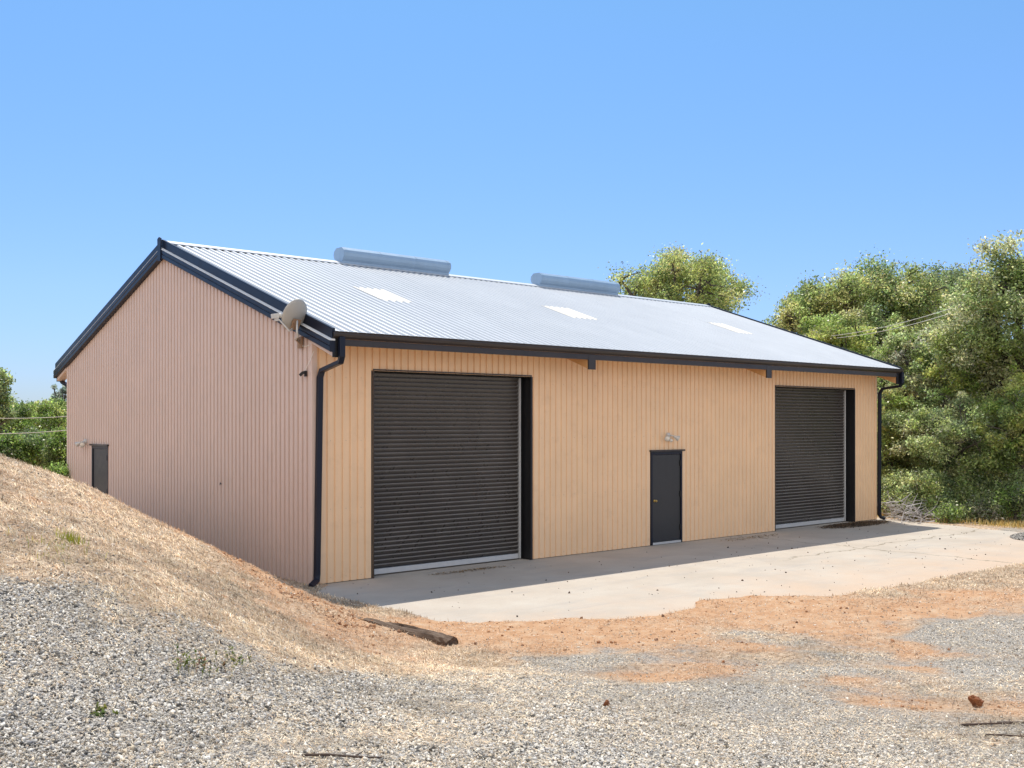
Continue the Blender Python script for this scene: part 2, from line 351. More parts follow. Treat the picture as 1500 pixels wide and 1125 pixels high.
def cover(x, y):
    x = np.ravel(x); y = np.ravel(y); out = np.empty((len(x), 3))
    wx = x + .7 * fbm(x * 1.3, y * 1.3, 31); wy = y + .7 * fbm(x * 1.3, y * 1.3, 47)
    for k in range(0, len(x), 20000):
        d2 = (wx[k:k + 20000, None] - CX[:, 0]) ** 2 + (wy[k:k + 20000, None] - CX[:, 1]) ** 2 + .05
        w = d2 ** -1.5; out[k:k + 20000] = (w @ CV) / w.sum(1)[:, None]
    return out
nx, ny = len(GX), len(GY)
idx = np.arange(nx * ny).reshape(ny, nx)
F = np.stack([idx[:-1, :-1], idx[:-1, 1:], idx[1:, 1:], idx[1:, :-1]], -1).reshape(-1, 4)
gcol = cover(XX, YY)
ground = npmesh('ground', np.stack([XX.ravel(), YY.ravel(), ZZ.ravel()], 1), F, M['ground'], col=gcol, smooth=True)
tag(ground, kind='structure')
def gz(x, y):
    x = np.asarray(x, float); y = np.asarray(y, float)
    i = np.clip(np.searchsorted(GX, x) - 1, 0, nx - 2); j = np.clip(np.searchsorted(GY, y) - 1, 0, ny - 2)
    u = (x - GX[i]) / (GX[i + 1] - GX[i]); v = (y - GY[j]) / (GY[j + 1] - GY[j])
    return (ZZ[j, i] * (1 - u) + ZZ[j, i + 1] * u) * (1 - v) + (ZZ[j + 1, i] * (1 - u) + ZZ[j + 1, i + 1] * u) * v

mb = MB(); mb.box(-.5, 19.15, -7.2, 12.35, -.3, 0.0)
tag(mb.build('concrete_apron', M['slab']), kind='structure')

# ------------------------------------------------------------------ the building
L, W, H0, SL, OV = 18.74, 12.415, 4.36, .3442, .724
RZ = H0 + SL * (W / 2 + OV)
def roofz(y): return H0 + SL * (min(y, W - y) + OV)
bld = thing('metal_building', (0, 0, 0), 'large tan ribbed metal workshop with a pale gabled metal roof', 'building')
PITCH = .158
def rib_profile(u0, u1, depth, wide=.112, slope=.014, off=0.):
    """(u, d): flat faces outward at d = 0, narrow grooves at -depth"""
    pts = []; k = math.floor((u0 - off) / PITCH) - 1
    while True:
        b = off + k * PITCH
        if b > u1: break
        for du, d in ((0, 0), (wide, 0), (wide + slope, -depth), (PITCH - slope, -depth)):
            pts.append((b + du, d))
        k += 1
    us = np.array([p[0] for p in pts]); ds = np.array([p[1] for p in pts])
    return us, ds
def panel(mb, org, U, V, Nn, u0, u1, vlo, vhi, depth, holes=(), brk=(), wide=.112, off=0., slope=.014, only=None):
    org, U, V, Nn = (np.array(q, float) for q in (org, U, V, Nn))
    us, ds = rib_profile(u0, u1, depth, wide, slope, off)
    ks = sorted(set([u0, u1] + [float(q) for q in us if u0 < q < u1] + [h[i] for h in holes for i in (0, 1) if u0 < h[i] < u1] + [b for b in brk if u0 < b < u1]))
    for a, b in zip(ks[:-1], ks[1:]):
        if b - a < 1e-5: continue
        da, db = np.interp(a, us, ds), np.interp(b, us, ds); m = (a + b) / 2
        cuts = sorted([(h[2], h[3]) for h in holes if h[0] - 1e-6 <= m <= h[1] + 1e-6])
        segs = []; lo = None
        for h0, h1 in cuts: segs.append((lo, h0)); lo = h1
        segs.append((lo, None))
        if only: segs = [s_ for s_ in segs]
        for s0, s1 in segs:
            q0a = vlo(a) if s0 is None else s0; q0b = vlo(b) if s0 is None else s0
            q1a = vhi(a) if s1 is None else s1; q1b = vhi(b) if s1 is None else s1
            if q1a - q0a < 1e-4 and q1b - q0b < 1e-4: continue
            mb.add([org + U * a + V * q0a + Nn * da, org + U * b + V * q0b + Nn * db, org + U * b + V * q1b + Nn * db, org + U * a + V * q1a + Nn * da], [(0, 1, 2, 3)])

D1 = (1.274, 5.113, 3.757); D2 = (13.689, 17.504, 3.757); MD = (8.834, 9.949, 2.15); REC = .27
ztop = roofz(0) - .05
mb = MB()
panel(mb, (0, 0, 0), (1, 0, 0), (0, 0, 1), (0, -1, 0), 0.06, L - .06, lambda u: .012, lambda u: ztop, .024,
      holes=[(D1[0], D1[1], -1, D1[2]), (D2[0], D2[1], -1, D2[2]), (MD[0], MD[1], -1, MD[2])], wide=.114, slope=.010)
front = mb.build('front_wall', M['siding'], bld)
mb = MB()
panel(mb, (0, 0, 0), (0, 1, 0), (0, 0, 1), (-1, 0, 0), 0.06, W - .06, lambda u: -.02, lambda u: roofz(u) - .06, .046,
      holes=[(9.51, 10.61, -1, 2.25)], brk=[W / 2], wide=.098, slope=.010, off=.03)
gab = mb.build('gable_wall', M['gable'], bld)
mb = MB(); mb.tube([(-.004, 3.46, 1.60), (-.03, 3.46, 1.63)], .010); mb.tube([(-.03, 3.46, 1.63), (-.035, 3.46, 1.58)], .006)
mb.build('hook', M['trim'], gab)
mb = MB()
panel(mb, (L, 0, 0), (0, 1, 0), (0, 0, 1), (1, 0, 0), 0.06, W - .06, lambda u: -.02, lambda u: roofz(u) - .06, .025, brk=[W / 2])
mb.build('gable_wall', M['siding'], bld)
mb = MB()
panel(mb, (0, W, 0), (1, 0, 0), (0, 0, 1), (0, 1, 0), 0.06, L - .06, lambda u: -.02, lambda u: ztop, .025)
mb.build('back_wall', M['siding'], bld)
for cx_, sx_ in ((0, -1), (L, 1)):
    for cy_, sy_ in ((0, -1), (W, 1)):
        mb = MB()
        a, b = sorted((cx_ + sx_ * .008, cx_ - sx_ * .10)); c, d = sorted((cy_ + sy_ * .008, cy_ - sy_ * .09))
        mb.prism([(a, c), (b, c), (b, d), (a, d)], (0, 0, .01), (0, 0, ztop - .02), (1, 0, 0), (0, 1, 0))
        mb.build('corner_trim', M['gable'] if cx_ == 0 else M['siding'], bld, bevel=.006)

# fixing screws: three rows on the front and gable sheets
mb = MB()
for z in (.10, 1.3, 2.5, 3.62):
    for k in range(int(L / PITCH)):
        u = k * PITCH + .056
        if u < .1 or u > L - .1 or any(d[0] - .03 < u < d[1] + .03 and z < d[2] + .05 for d in (D1, D2, MD)): continue
        if k % 2 == 0: mb.box(u - .006, u + .006, -.005, .001, z - .006, z + .006)
sc_ = mb.build('screws', M['screw'], front); sc_['kind'] = 'stuff'
mb = MB()
for z in (.5, 1.75, 3.0, 4.2, 5.4):
    for k in range(int(W / PITCH)):
        u = .03 + k * PITCH + .048
        if u < .1 or u > W - .1 or roofz(u) - .5 < z or (9.45 < u < 10.7 and z < 2.3): continue
        if k % 2 == 0: mb.box(-.005, .001, u - .006, u + .006, z - .006, z + .006)
sc_ = mb.build('screws', M['screw'], gab); sc_['kind'] = 'stuff'
PITCH = .183
# roof: two ribbed slopes, sky-light sheets let into the front one
ca = 1 / math.hypot(1, SL); sa = SL * ca
slen = (W / 2 + OV) / ca
SKY = [(2.94, 3.79), (8.46, 9.4), (15.05, 15.9)]
def s_of(y): return (y + OV) / ca
mb = MB()
sky_holes = [(a, b, s_of(2.25), s_of(3.3)) for a, b in SKY]
panel(mb, (0, -OV - .02, H0 + .0), (1, 0, 0), (0, ca, sa), (0, -sa, ca), -.02, L + .02, lambda u: 0, lambda u: slen, .03, holes=sky_holes, wide=.05, slope=.025, off=.02)
mb2 = MB()
panel(mb2, (L, W + OV + .02, H0), (-1, 0, 0), (0, -ca, sa), (0, sa, ca), -.02, L + .02, lambda u: 0, lambda u: slen, .03, wide=.05, slope=.025)
mb.add(mb2.v, mb2.f)
roof = mb.build('roof', M['roof'], bld)
for h in sky_holes:
    mb = MB()
    panel(mb, (0, -OV - .02, H0), (1, 0, 0), (0, ca, sa), (0, -sa, ca), h[0], h[1], lambda u, h=h: h[2] - .02, lambda u, h=h: h[3] + .02, .03, wide=.05, slope=.025, off=.02)
    for i, v in enumerate(mb.v): mb.v[i] = (v[0], v[1] - sa * .004, v[2] + ca * .004)
    mb.build('skylight', M['skyl'], roof)
mb = MB()
for s_ in (-1, 1):
    y0 = W / 2; mb.add([(-.03, y0 + s_ * .0, RZ + .035), (L + .03, y0, RZ + .035), (L + .03, y0 + s_ * .2, RZ + .028 - .2 * SL), (-.03, y0 + s_ * .2, RZ + .028 - .2 * SL)], [(0, 1, 2, 3)])
    mb.add([(-.03, y0 + s_ * .2, RZ + .028 - .2 * SL), (L + .03, y0 + s_ * .2, RZ + .028 - .2 * SL), (L + .03, y0 + s_ * .205, RZ + .008 - .205 * SL), (-.03, y0 + s_ * .205, RZ + .008 - .205 * SL)], [(0, 1, 2, 3)])
mb.build('ridge_cap', M['roof'], roof)

# ridge vents
def vent_profile():
    pts = [(-.14, -.08), (-.15, .05), (-.20, .10), (-.245, .17), (-.25, .24), (-.225, .31), (-.14, .375), (-.125, .385), (.125, .385), (.14, .375), (.225, .31), (.25, .24), (.245, .17), (.20, .10), (.15, .05), (.14, -.08)]
    return pts
for x0, x1 in ((4.42, 7.70), (11.0, 14.25)):
    mb = MB(); mb.prism(vent_profile(), (x0, W / 2, RZ - .02), (x1, W / 2, RZ - .02), (0, 1, 0), (0, 0, 1))
    v = mb.build('ridge_vent', M['galv'], roof)
    for q_ in (.02, .335, .665, .975):
        xs_ = x0 + (x1 - x0) * q_; mb = MB(); mb.prism([(a * 1.02, .0 + b * 1.012) for a, b in vent_profile()], (xs_ - .018, W / 2, RZ - .02), (xs_ + .018, W / 2, RZ - .02), (0, 1, 0), (0, 0, 1)); mb.build('seam_band', M['galv'], v)
    for e in (x0 - .012, x1):
        mb = MB(); mb.prism([(a * .97, .01 + b * .97) for a, b in vent_profile()], (e, W / 2, RZ - .02), (e + .012, W / 2, RZ - .02), (0, 1, 0), (0, 0, 1)); mb.build('end_plate', M['galv'], v)
# rake trims: upper cap, highlight-painted lip and deeper lower band, both gables, both slopes
for gx, sg in ((0, -1), (L, 1)):
    for side in (0, 1):
        yA, yB = (-OV - .03, W / 2) if side == 0 else (W + OV + .03, W / 2)
        def P(y, z=0): return (gx, y, roofz(y) + z)
        up = [(.0, .05), (.055, .05), (.06, .03), (.06, -.125), (.0, -.125)]
        lip = [(.0, -.127), (.058, -.127), (.108, -.150), (.108, -.158), (.0, -.158)]
        low = [(.0, -.16), (.106, -.16), (.106, -.235), (.096, -.25), (.106, -.265), (.106, -.335), (.09, -.35), (.0, -.35)]
        for nm, prof, mt in (('rake_cap', up, 'trim'), ('rake_lip', lip, 'lip'), ('rake_board', low, 'trim')):
            mb = MB(); mb.prism([(a * sg, b) for a, b in prof], P(yA), P(yB), (1, 0, 0), (0, 0, 1)); mb.build(nm, M[mt], roof)
    mb = MB(); mb.prism([(-.07, -.42), (.07, -.42), (.09, .06), (0, .095), (-.09, .06)], (gx + sg * .112 - .012, W / 2, RZ), (gx + sg * .112 + .012, W / 2, RZ), (0, 1, 0), (0, 0, 1))
    mb.build('peak_cap', M['trim'], roof)
# gutters, fascia and the rafter tails
for ys, y0 in ((-1, -OV), (1, W + OV)):
    mb = MB()
    pr = [(0, -.12), (.03, -.12), (.075, -.085), (.085, -.045), (.085, -.02), (.10, -.012), (.10, 0), (.09, 0), (.085, -.012), (0, -.02)]
    mb.prism([(a * ys, b) for a, b in pr], (-.04, y0, H0 - .012), (L + .06, y0, H0 - .012), (0, 1, 0), (0, 0, 1))
    mb.build('gutter', M['brown'], roof, bevel=.003)
    mb = MB(); a, b = sorted((y0 - ys * .02, y0 - ys * .003 + ys * .018)); mb.box(.0, L, a, b, H0 - .245, H0 - .135)
    mb.build('fascia', M['brown'], roof)
for k, bx in enumerate((.075, 6.16, 12.37, L - .11)):
    for ys, yw, ye in ((-1, -.004, -OV + .015), (1, W + .004, W + OV - .015)):
        mb = MB()
        zt = lambda y: roofz(y) - .06
        w2 = .1
        top0, top1 = roofz(0) - .07, H0 - .05
        b0, b1 = 4.20, 3.93
        vs = []
        for x_ in (bx - w2, bx + w2):
            vs += [(x_, yw, b0), (x_, ye, b1), (x_, ye, top1), (x_, yw, top0)]
        mb.add(vs, [(0, 1, 2, 3), (4, 7, 6, 5), (0, 4, 5, 1), (1, 5, 6, 2), (2, 6, 7, 3), (3, 7, 4, 0)])
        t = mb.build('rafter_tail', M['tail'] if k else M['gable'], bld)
        mb = MB(); q = ye + ys * .012; a, b = sorted((ye + ys * .002, ye + ys * .034)); mb.box(bx - w2 - .004, bx + w2 + .004, a, b, 3.915, H0 - .15 if k not in (0, 3) else H0 - .05)
        if ys < 0 and k in (0, 3): mb.v = [(x, y - .055 if False else y, z) for x, y, z in mb.v]
        mb.build('end_cap', M['brown'] if k not in (0, 3) else M['black'], t)
for ys, y0, y1 in ((-1, -.052, -OV + .03), (1, W + .052, W + OV - .03)):  # added ochre panels under the eaves, bouncing warm light onto the wall
    for xa, xb in ((.19, 6.045), (6.275, 12.255), (12.485, L - .23)):
        mb = MB(); z0_, z1_ = roofz(0) - .10, H0 - .05
        mb.add([(xa, y0, z0_), (xb, y0, z0_), (xb, y1, z1_), (xa, y1, z1_), (xa, y0, z0_ + .02), (xb, y0, z0_ + .02), (xb, y1, z1_ + .02), (xa, y1, z1_ + .02)], [(0, 1, 2, 3), (4, 7, 6, 5), (0, 4, 5, 1), (2, 6, 7, 3), (0, 3, 7, 4), (1, 5, 6, 2)])
        mb.build('bounce_panel', M['bounce_panel'], roof)
# downspouts
def spout(pts, nm='downspout'):
    mb = MB(); mb.tube(pts, 0, sq=(.052, .036)); return mb.build(nm, M['trim'], bld, bevel=.008)
spout([(.10, -.80, 4.26), (.10, -.80, 3.93), (.12, -.73, 3.84), (.13, -.12, 3.72), (.125, -.06, 3.6), (.07, -.055, .2), (.04, -.09, .09), (-.16, -.24, .03)])
spout([(L - .02, -.80, 4.26), (L - .02, -.80, 3.95), (L - .01, -.72, 3.86), (L + .06, -.14, 3.80), (L + .065, -.06, 3.66), (L + .03, -.06, .15), (L + .06, -.10, .07), (L + .1, -.22, .04)])
spout([(.10, W + .80, 4.26), (.10, W + .80, 3.98), (.12, W + .72, 3.9), (.14, W + .1, 3.74), (.14, W + .06, 3.6), (.14, W + .06, .4)])

# roll-up doors
def roller(x0, x1, zt):
    n = 44; pitch = (zt - .14) / n; mb = MB(); prof = []
    for k in range(n):
        z = .13 + k * pitch
        for q, d in ((0, .0), (.03, .012), (.25, .022), (.5, .032), (.68, .036), (.74, .036), (.97, .004)): prof.append((z + q * pitch, d))
    prof.append((zt - .005, 0))
    xa, xb = x0 + .02, x1 - .13; yb = REC
    vs = []; fs = []
    for z, d in prof:
        vs += [(xa, yb - d, z), (xb, yb - d, z)]
    for i in range(len(prof) - 1): fs.append((2 * i, 2 * i + 1, 2 * i + 3, 2 * i + 2))
    mb.add(vs, fs)
    d = mb.build('roll_up_door', M['curtain'], bld); d.data.materials.append(M['highlight_dust'])
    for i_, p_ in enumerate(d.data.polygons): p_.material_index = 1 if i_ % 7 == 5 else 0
    mb = MB(); mb.box(xa, xb, yb - .05, yb + .01, .025, .125); mb.build('bottom_bar', M['alu'], d, bevel=.006)
    mb = MB(); mb.box(xb + .02, xb + .055, yb - .06, yb + .02, .02, zt - .02); mb.build('guide_rail', M['alu'], d, bevel=.005)
    mb = MB(); mb.box(xb + .0575, x1 - .006, yb - .02, yb + .03, .005, zt - .008); mb.build('track', M['black'], d)
    mb = MB(); mb.box(x0 + .0035, x0 + .018, yb - .06, yb + .02, .02, zt - .02); mb.build('track', M['black'], d)
    # lined reveal
    mb = MB(); mb.box(x1 - .004, x1 + .05, -.012, yb + .05, .004, zt); mb.build('jamb', M['black'], d)
    mb = MB(); mb.box(x0 - .05, x0 + .003, .008, yb + .05, .004, zt); mb.build('jamb', M['black'], d)
    mb = MB(); mb.box(x0 - .012, x0 + .006, -.012, .006, .004, zt + .004); mb.build('edge_trim', M['brown'], d)
    mb = MB(); mb.box(x0 + .0065, x1 - .0045, .048, yb + .05, zt - .004, zt + .06); mb.build('header', M['black'], d)
    mb = MB(); mb.box(x0 - .015, x1 + .012, -.03, .0, zt + .0062, zt + .03); mb.build('drip_trim', M['brown'], d)
    return d
roller(*D1); roller(*D2)

# man doors (front: faces -y; gable: faces -x)
def man_door(front=True):
    if front: T = lambda u, d, z: (MD[0] + u, -d, z); Wd = MD[1] - MD[0]; zt = MD[2]
    else: T = lambda u, d, z: (-d, 10.61 - u, z); Wd = 1.10; zt = 2.25
    def bx(mb, u0, u1, d0, d1, z0, z1):
        m2 = MB(); m2.box(u0, u1, d0, d1, z0, z1); m2.v = [T(*v) for v in m2.v]
        mb.add(m2.v, m2.f if front else m2.f); return mb
    d = bx(MB(), .065, Wd - .065, -.06, -.015, .07, zt - .075).build('door', M['door'], bld, bevel=.003)
    f = MB(); bx(f, .004, .06, -.08, .008, .01, zt - .004); bx(f, Wd - .06, Wd - .004, -.08, .008, .01, zt - .004); bx(f, .0605, Wd - .0605, -.08, .006, zt - .07, zt - .004)
    f.build('door_frame', M['trim'], d)
    bx(MB(), -.05, Wd + .05, .001, .05, zt + .001, zt + .04).build('drip_cap', M['brown'], d)
    bx(MB(), .062, Wd - .062, -.07, .012, .012, .062).build('threshold', M['alu'], d)
    for z in (.3, 1.08, zt - .35): bx(MB(), Wd - .085, Wd - .045, -.014, .014, z, z + .13).build('hinge', M['black'], d)
    k = MB(); kp = T(.14, -.012, 1.02); ax = (0, -1, 0) if front else (-1, 0, 0)
    k.lathe(kp, ax, [(.0, 0), (.034, 0), (.034, .008), (.012, .014), (.012, .035), (.026, .045), (.03, .06), (.02, .072), (0, .074)], 16)
    k.build('knob', M['brass'], d, smooth=True)
    return d
man_door(True); man_door(False)

# twin flood lights
def flood(loc, nrm, label, group=None):
    nrm = np.array(nrm, float); sd = np.array([-nrm[1], nrm[0], 0]); up = np.array([0, 0, 1.])
    t = thing('flood_light', loc, label, 'flood light', 'twin flood lights over the doors')
    mb = MB(); mb.lathe((0, 0, 0), nrm, [(0, -.015), (.065, -.015), (.065, .03), (.05, .045), (0, .047)], 16); mb.build('base', M['lamp'], t, smooth=False)
    mb = MB(); mb.lathe(nrm * .05 - up * .10 + sd * .0, nrm - up * .3, [(0, 0), (.03, .0), (.038, .05), (.03, .08), (0, .1)], 14); mb.build('sensor', M['glass'], t, smooth=True)
    for q in (-1, 1):
        dr = sd * q * .75 + nrm * .55 - up * .45; dr /= np.linalg.norm(dr); st = nrm * .05 + sd * q * .02
        mb = MB(); mb.tube([st, st + sd * q * .05 + nrm * .03, st + sd * q * .09 + nrm * .04 - up * .02], .012)
        a = st + sd * q * .09 + nrm * .04 - up * .02
        mb.lathe(a, dr, [(0, -.01), (.028, 0), (.032, .04), (.062, .10), (.066, .125), (.06, .125)], 18)
        h = mb.build('lamp_head', M['lamp'], t, smooth=True)
        mb = MB(); mb.lathe(a, dr, [(.0, .135), (.035, .13), (.06, .118)], 18); mb.build('lens', M['glass'], h, smooth=True)
    return t
flood((9.41, -.012, 2.52), (0, -1, 0), 'twin head flood light on the tan front wall above the charcoal door')
flood((-.012, 11.0, 2.34), (-1, 0, 0), 'twin head flood light on the gable wall beside the hill side door')

# satellite dish on the gable
dish = thing('satellite_dish', (-.02, .33, 4.24), 'grey oval satellite dish bracketed to the gable wall corner', 'satellite dish')
fwd = np.array([FX, FY, 0]); lft = np.array([-FY, FX, 0]); upv = np.array([0, 0, 1.])
nrm = fwd * .50 + lft * .66 + upv * .40; nrm /= np.linalg.norm(nrm)
base = np.array([-.02, .33, 4.24]); DC = pw(431, 461, 18.0)
e1 = np.cross(upv, nrm); e1 /= np.linalg.norm(e1); e2 = np.cross(nrm, e1)
vs = []; fs = []; nr, na = 7, 32; A_, B_ = .26, .29
for th in (0, .012):
    for i in range(nr + 1):
        for k in range(na):
            r_ = i / nr; t_ = 2 * math.pi * k / na; x_, y_ = r_ * A_ * math.cos(t_), r_ * B_ * math.sin(t_)
            vs.append(DC - base + e1 * x_ + e2 * y_ + nrm * (.06 * (r_ * r_ - 1) - th))
o1 = (nr + 1) * na
for i in range(nr):
    for k in range(na):
        a, b, c, d = i * na + k, i * na + (k + 1) % na, (i + 1) * na + (k + 1) % na, (i + 1) * na + k
        fs += [(a, b, c, d), (o1 + d, o1 + c, o1 + b, o1 + a)]
for k in range(na):
    a, b = nr * na + k, nr * na + (k + 1) % na; fs.append((a, b, o1 + b, o1 + a))
mb = MB(); mb.add(vs, fs); rf = mb.build('reflector', M['dish'], dish, smooth=True)
bk = DC - base - nrm * .08 - e2 * .10
mb = MB(); mb.tube([bk + nrm * .03 - e1 * .05, bk - nrm * .05 - e1 * .05], .018); mb.tube([bk + nrm * .03 + e1 * .05, bk - nrm * .05 + e1 * .05], .018)
mb.tube([bk + e2 * .06 - nrm * .03, bk - e2 * .13 - nrm * .03], 0, sq=(.07, .012)); mb.build('mounting_bracket', M['rust'], dish)
m1 = bk - nrm * .07 - e2 * .05
mb = MB(); mb.tube([m1 + upv * .10, m1 - upv * .10, m1 - upv * .16 + lft * -.02, np.array([-.10, .02, .03]), np.array([-.03, .0, -.02])], .019, 10); mb.build('mast', M['steel'], dish, smooth=True)
mb = MB(); mb.box(-.035, .0, -.07, .07, -.12, .08); mb.tube([(-.02, .05, .05), (-.10, .02, .03)], .012); mb.tube([(-.02, -.05, -.08), (-.10, .02, .03)], .012); mb.build('wall_plate', M['rust'], dish)
ln = pw(405, 464, 17.85) - base; lb = pw(424, 485, 17.85) - base
mb = MB(); mb.tube([lb + e2 * .02, lb, ln + (lb - ln) * .18], .013, 8); mb.tube([lb, bk - e2 * .1], .012, 8); mb.build('feed_arm', M['steel'], dish)
mb = MB(); dd = (DC - base - ln); dd /= np.linalg.norm(dd)
mb.tube([ln - dd * .085 + upv * .015, ln + dd * .03 + upv * .015], 0, sq=(.045, .04)); mb.lathe(ln + dd * .03 + upv * .015, dd, [(.03, 0), (.042, .03), (.042, .055), (0, .06)], 14); mb.tube([ln + upv * -.02, ln - upv * .075], 0, sq=(.03, .03))
mb.build('receiver', M['lamp'], dish, bevel=.006)

# small camera-like fitting below the dish, and its cable
sf = thing('wall_camera', (-.01, .17, 3.67), 'small dark fitting with a short arm on the gable corner below the dish', 'camera')
mb = MB(); mb.box(-.03, .0, -.03, .03, -.05, .05); mb.build('mount', M['black'], sf, bevel=.006)
mb = MB(); mb.tube([(-.03, 0, .02), (-.06, .02, .015), (-.10, .05, -.035)], 0, sq=(.022, .026)); mb.build('body', M['black'], sf, bevel=.005)
mb = MB(); mb.tube([(-.035, .30, 4.16), (-.045, .12, 4.14), (-.03, .03, 4.16)], .006, 5); mb.tube([(-.04, .17, 3.72), (-.03, .0, 3.9), (.02, -.035, 4.05)], .005, 5)
tag(mb.build('cable', M['wire']), 'thin slack cable strung around the building corner under the dish', 'cable')

# ------------------------------------------------------------------ timber edging
def timber():
    a = np.array([-1.62, -2.2]); b = np.array([-1.25, -5.52]); n = 40; rs = np.random.default_rng(3)
    d = (b - a) / np.linalg.norm(b - a); s = np.array([d[1], -d[0]])
    t = thing('timber_edging', (b[0], b[1], 0), 'weathered split railroad timber half buried at the foot of the dry bank', 'timber')
    vs = []; fs = []; m = 10
    pr = [(-.11, -.15), (-.11, -.04), (-.105, .05), (-.085, .10), (-.03, .112), (.03, .108), (.085, .10), (.105, .05), (.11, -.04), (.11, -.15)]
    for i in range(n + 1):
        q = i / n; p = a + (b - a) * q; zt = .118 - .035 * q - (.05 * max(0, q - .9) * 10) ** 1.5
        for k, (u, h) in enumerate(pr):
            w = .02 * (vnoise(np.array(q * 40.), np.array(k * 3.1), 4) - .5) + .05 * (vnoise(np.array(q * 9.), np.array(k * 1.7), 8) - .5)
            e = .10 * (vnoise(np.array(k * 5.3), np.array(2.2), 2) - .5) * (1 if i == n else 0)
            P = p + s * (u + w) + d * e
            vs.append((P[0] - b[0], P[1] - b[1], zt - .06 + h + w))
    for i in range(n):
        for k in range(m): fs.append((i * m + k, i * m + (k + 1) % m, (i + 1) * m + (k + 1) % m, (i + 1) * m + k))
    fs += [tuple(range(m))[::-1], tuple(n * m + k for k in range(m))]
    mb = MB(); mb.add(vs, fs); mb.build('beam', M['timber'], t)
    # splintered end
    for k in range(7):
        u = -.09 + .03 * k; p = b + s * u; l = rs.uniform(.05, .22); h = rs.uniform(-.10, .03)
        m2 = MB(); q = p + d * l; m2.tube([(p[0] - b[0] - d[0] * .1, p[1] - b[1] - d[1] * .1, h), (q[0] - b[0], q[1] - b[1], h - .01)], 0, sq=(.013, .028)); m2.build('splinter', M['timber'], t)
timber()

# ------------------------------------------------------------------ lone stones, clods, sticks, weeds
def lump(name, x, y, r, mat, label, cat, seed, squash=.8, group=None, sink=.25):
    rs = np.random.default_rng(seed); import bmesh
    bm = bmesh.new(); bmesh.ops.create_icosphere(bm, subdivisions=4, radius=1.)
    pl = rs.normal(size=(9, 3)); pl /= np.linalg.norm(pl, axis=1)[:, None]; off = rs.uniform(.5, .75, 9)
    for v in bm.verts:
        p = np.array(v.co)
        for n_, o_ in zip(pl, off):
            e = p @ n_ - o_
            if e > 0: p = p - n_ * e
        p = p * (1 + .30 * (vnoise(np.array(p[0] * 4), np.array(p[1] * 4 + p[2] * 3), seed) - .5) + .16 * (vnoise(np.array(p[0] * 11), np.array(p[1] * 11 - p[2] * 9), seed) - .5))
        v.co = p * r * np.array([1, .9, squash])
    me = bpy.data.meshes.new(name); bm.to_mesh(me); bm.free()
    o = bpy.data.objects.new(name, me); C.objects.link(o); me.materials.append(mat)
    o.location = (x, y, float(gz(x, y)) + r * squash * (1 - sink) * .75); o.rotation_euler = (rs.uniform(-.3, .3), rs.uniform(-.3, .3), rs.uniform(0, 6))
    return tag(o, label, cat, group)
lump('red_rock', -.2, -11.66, .078, M['clod'], 'fist sized rusty red rock alone on the gravel at the right', 'rock', 11, .95)
lump('clay_clod', -2.93, -9.78, .04, M['clod'], 'tiny brown clod in the middle of the gravel yard', 'clod', 12)
M['ochre'] = painted('ochre_leaf', (.45, .24, .09), .8, .3)
def stick(pts, r, label):
    P = [(x, y, float(gz(x, y)) + dz) for x, y, dz in pts]; t = MB(); t.tube(P, [r * (1 - .5 * i / (len(P) - 1)) for i in range(len(P))], 7)
    q = len(P) // 2; a = np.array(P[q]); t.tube([a, a + np.array([.05, .03, .0]), a + np.array([.09, .05, .002])], [r * .6, r * .4, r * .25], 6)
    tag(t.build('stick', M['stick'], smooth=True), label, 'stick', 'dead sticks on the gravel')
stick([(-1.15, -11.98, .015), (-1.07, -12.06, .02), (-.98, -12.14, .02), (-.9, -12.22, .02), (-.86, -12.27, .015)], .011, 'dark forked stick lying below the red rock')
stick([(-1.45, -12.3, .012), (-1.36, -12.4, .015), (-1.28, -12.5, .012), (-1.2, -12.56, .01)], .010, 'thin dark stick at the right edge nearest the camera')
stick([(-.88, -12.14, .012), (-.82, -12.22, .015), (-.72, -12.34, .012)], .010, 'short stick stub beside the right edge of the frame')
stick([(-6.22, -10.45, .012), (-6.1, -10.52, .02), (-5.95, -10.60, .015), (-5.8, -10.66, .015)], .010, 'dark stick on pale gravel at the bottom left of centre')

def blade_mesh(P, dirs, ln, wd, cols, bend=.25):
    """two-segment tapering blades from base points P along dirs"""
    n = len(P); sd = np.cross(dirs, np.array([0, 0, 1.])); sd /= np.linalg.norm(sd, axis=1)[:, None] + 1e-9
    mid = P + dirs * (ln * .55)[:, None]; tip = P + dirs * ln[:, None]; tip[:, 2] -= ln * bend
    w = (sd * wd[:, None] * .5)
    V = np.stack([P - w, P + w, mid + w * .8, mid - w * .8, tip + w * .15, tip - w * .15], 1).reshape(-1, 3)
    b = np.arange(n)[:, None] * 6
    F = np.concatenate([b + np.array([0, 1, 2, 3]), b + np.array([3, 2, 4, 5])], 0)
    return V, F, np.repeat(cols, 6, 0)
def rdirs(n, lo, hi, r):
    az = r.uniform(0, 2 * np.pi, n); el = np.radians(r.uniform(lo, hi, n))
    return np.stack([np.cos(az) * np.cos(el), np.sin(az) * np.cos(el), np.sin(el)], 1)
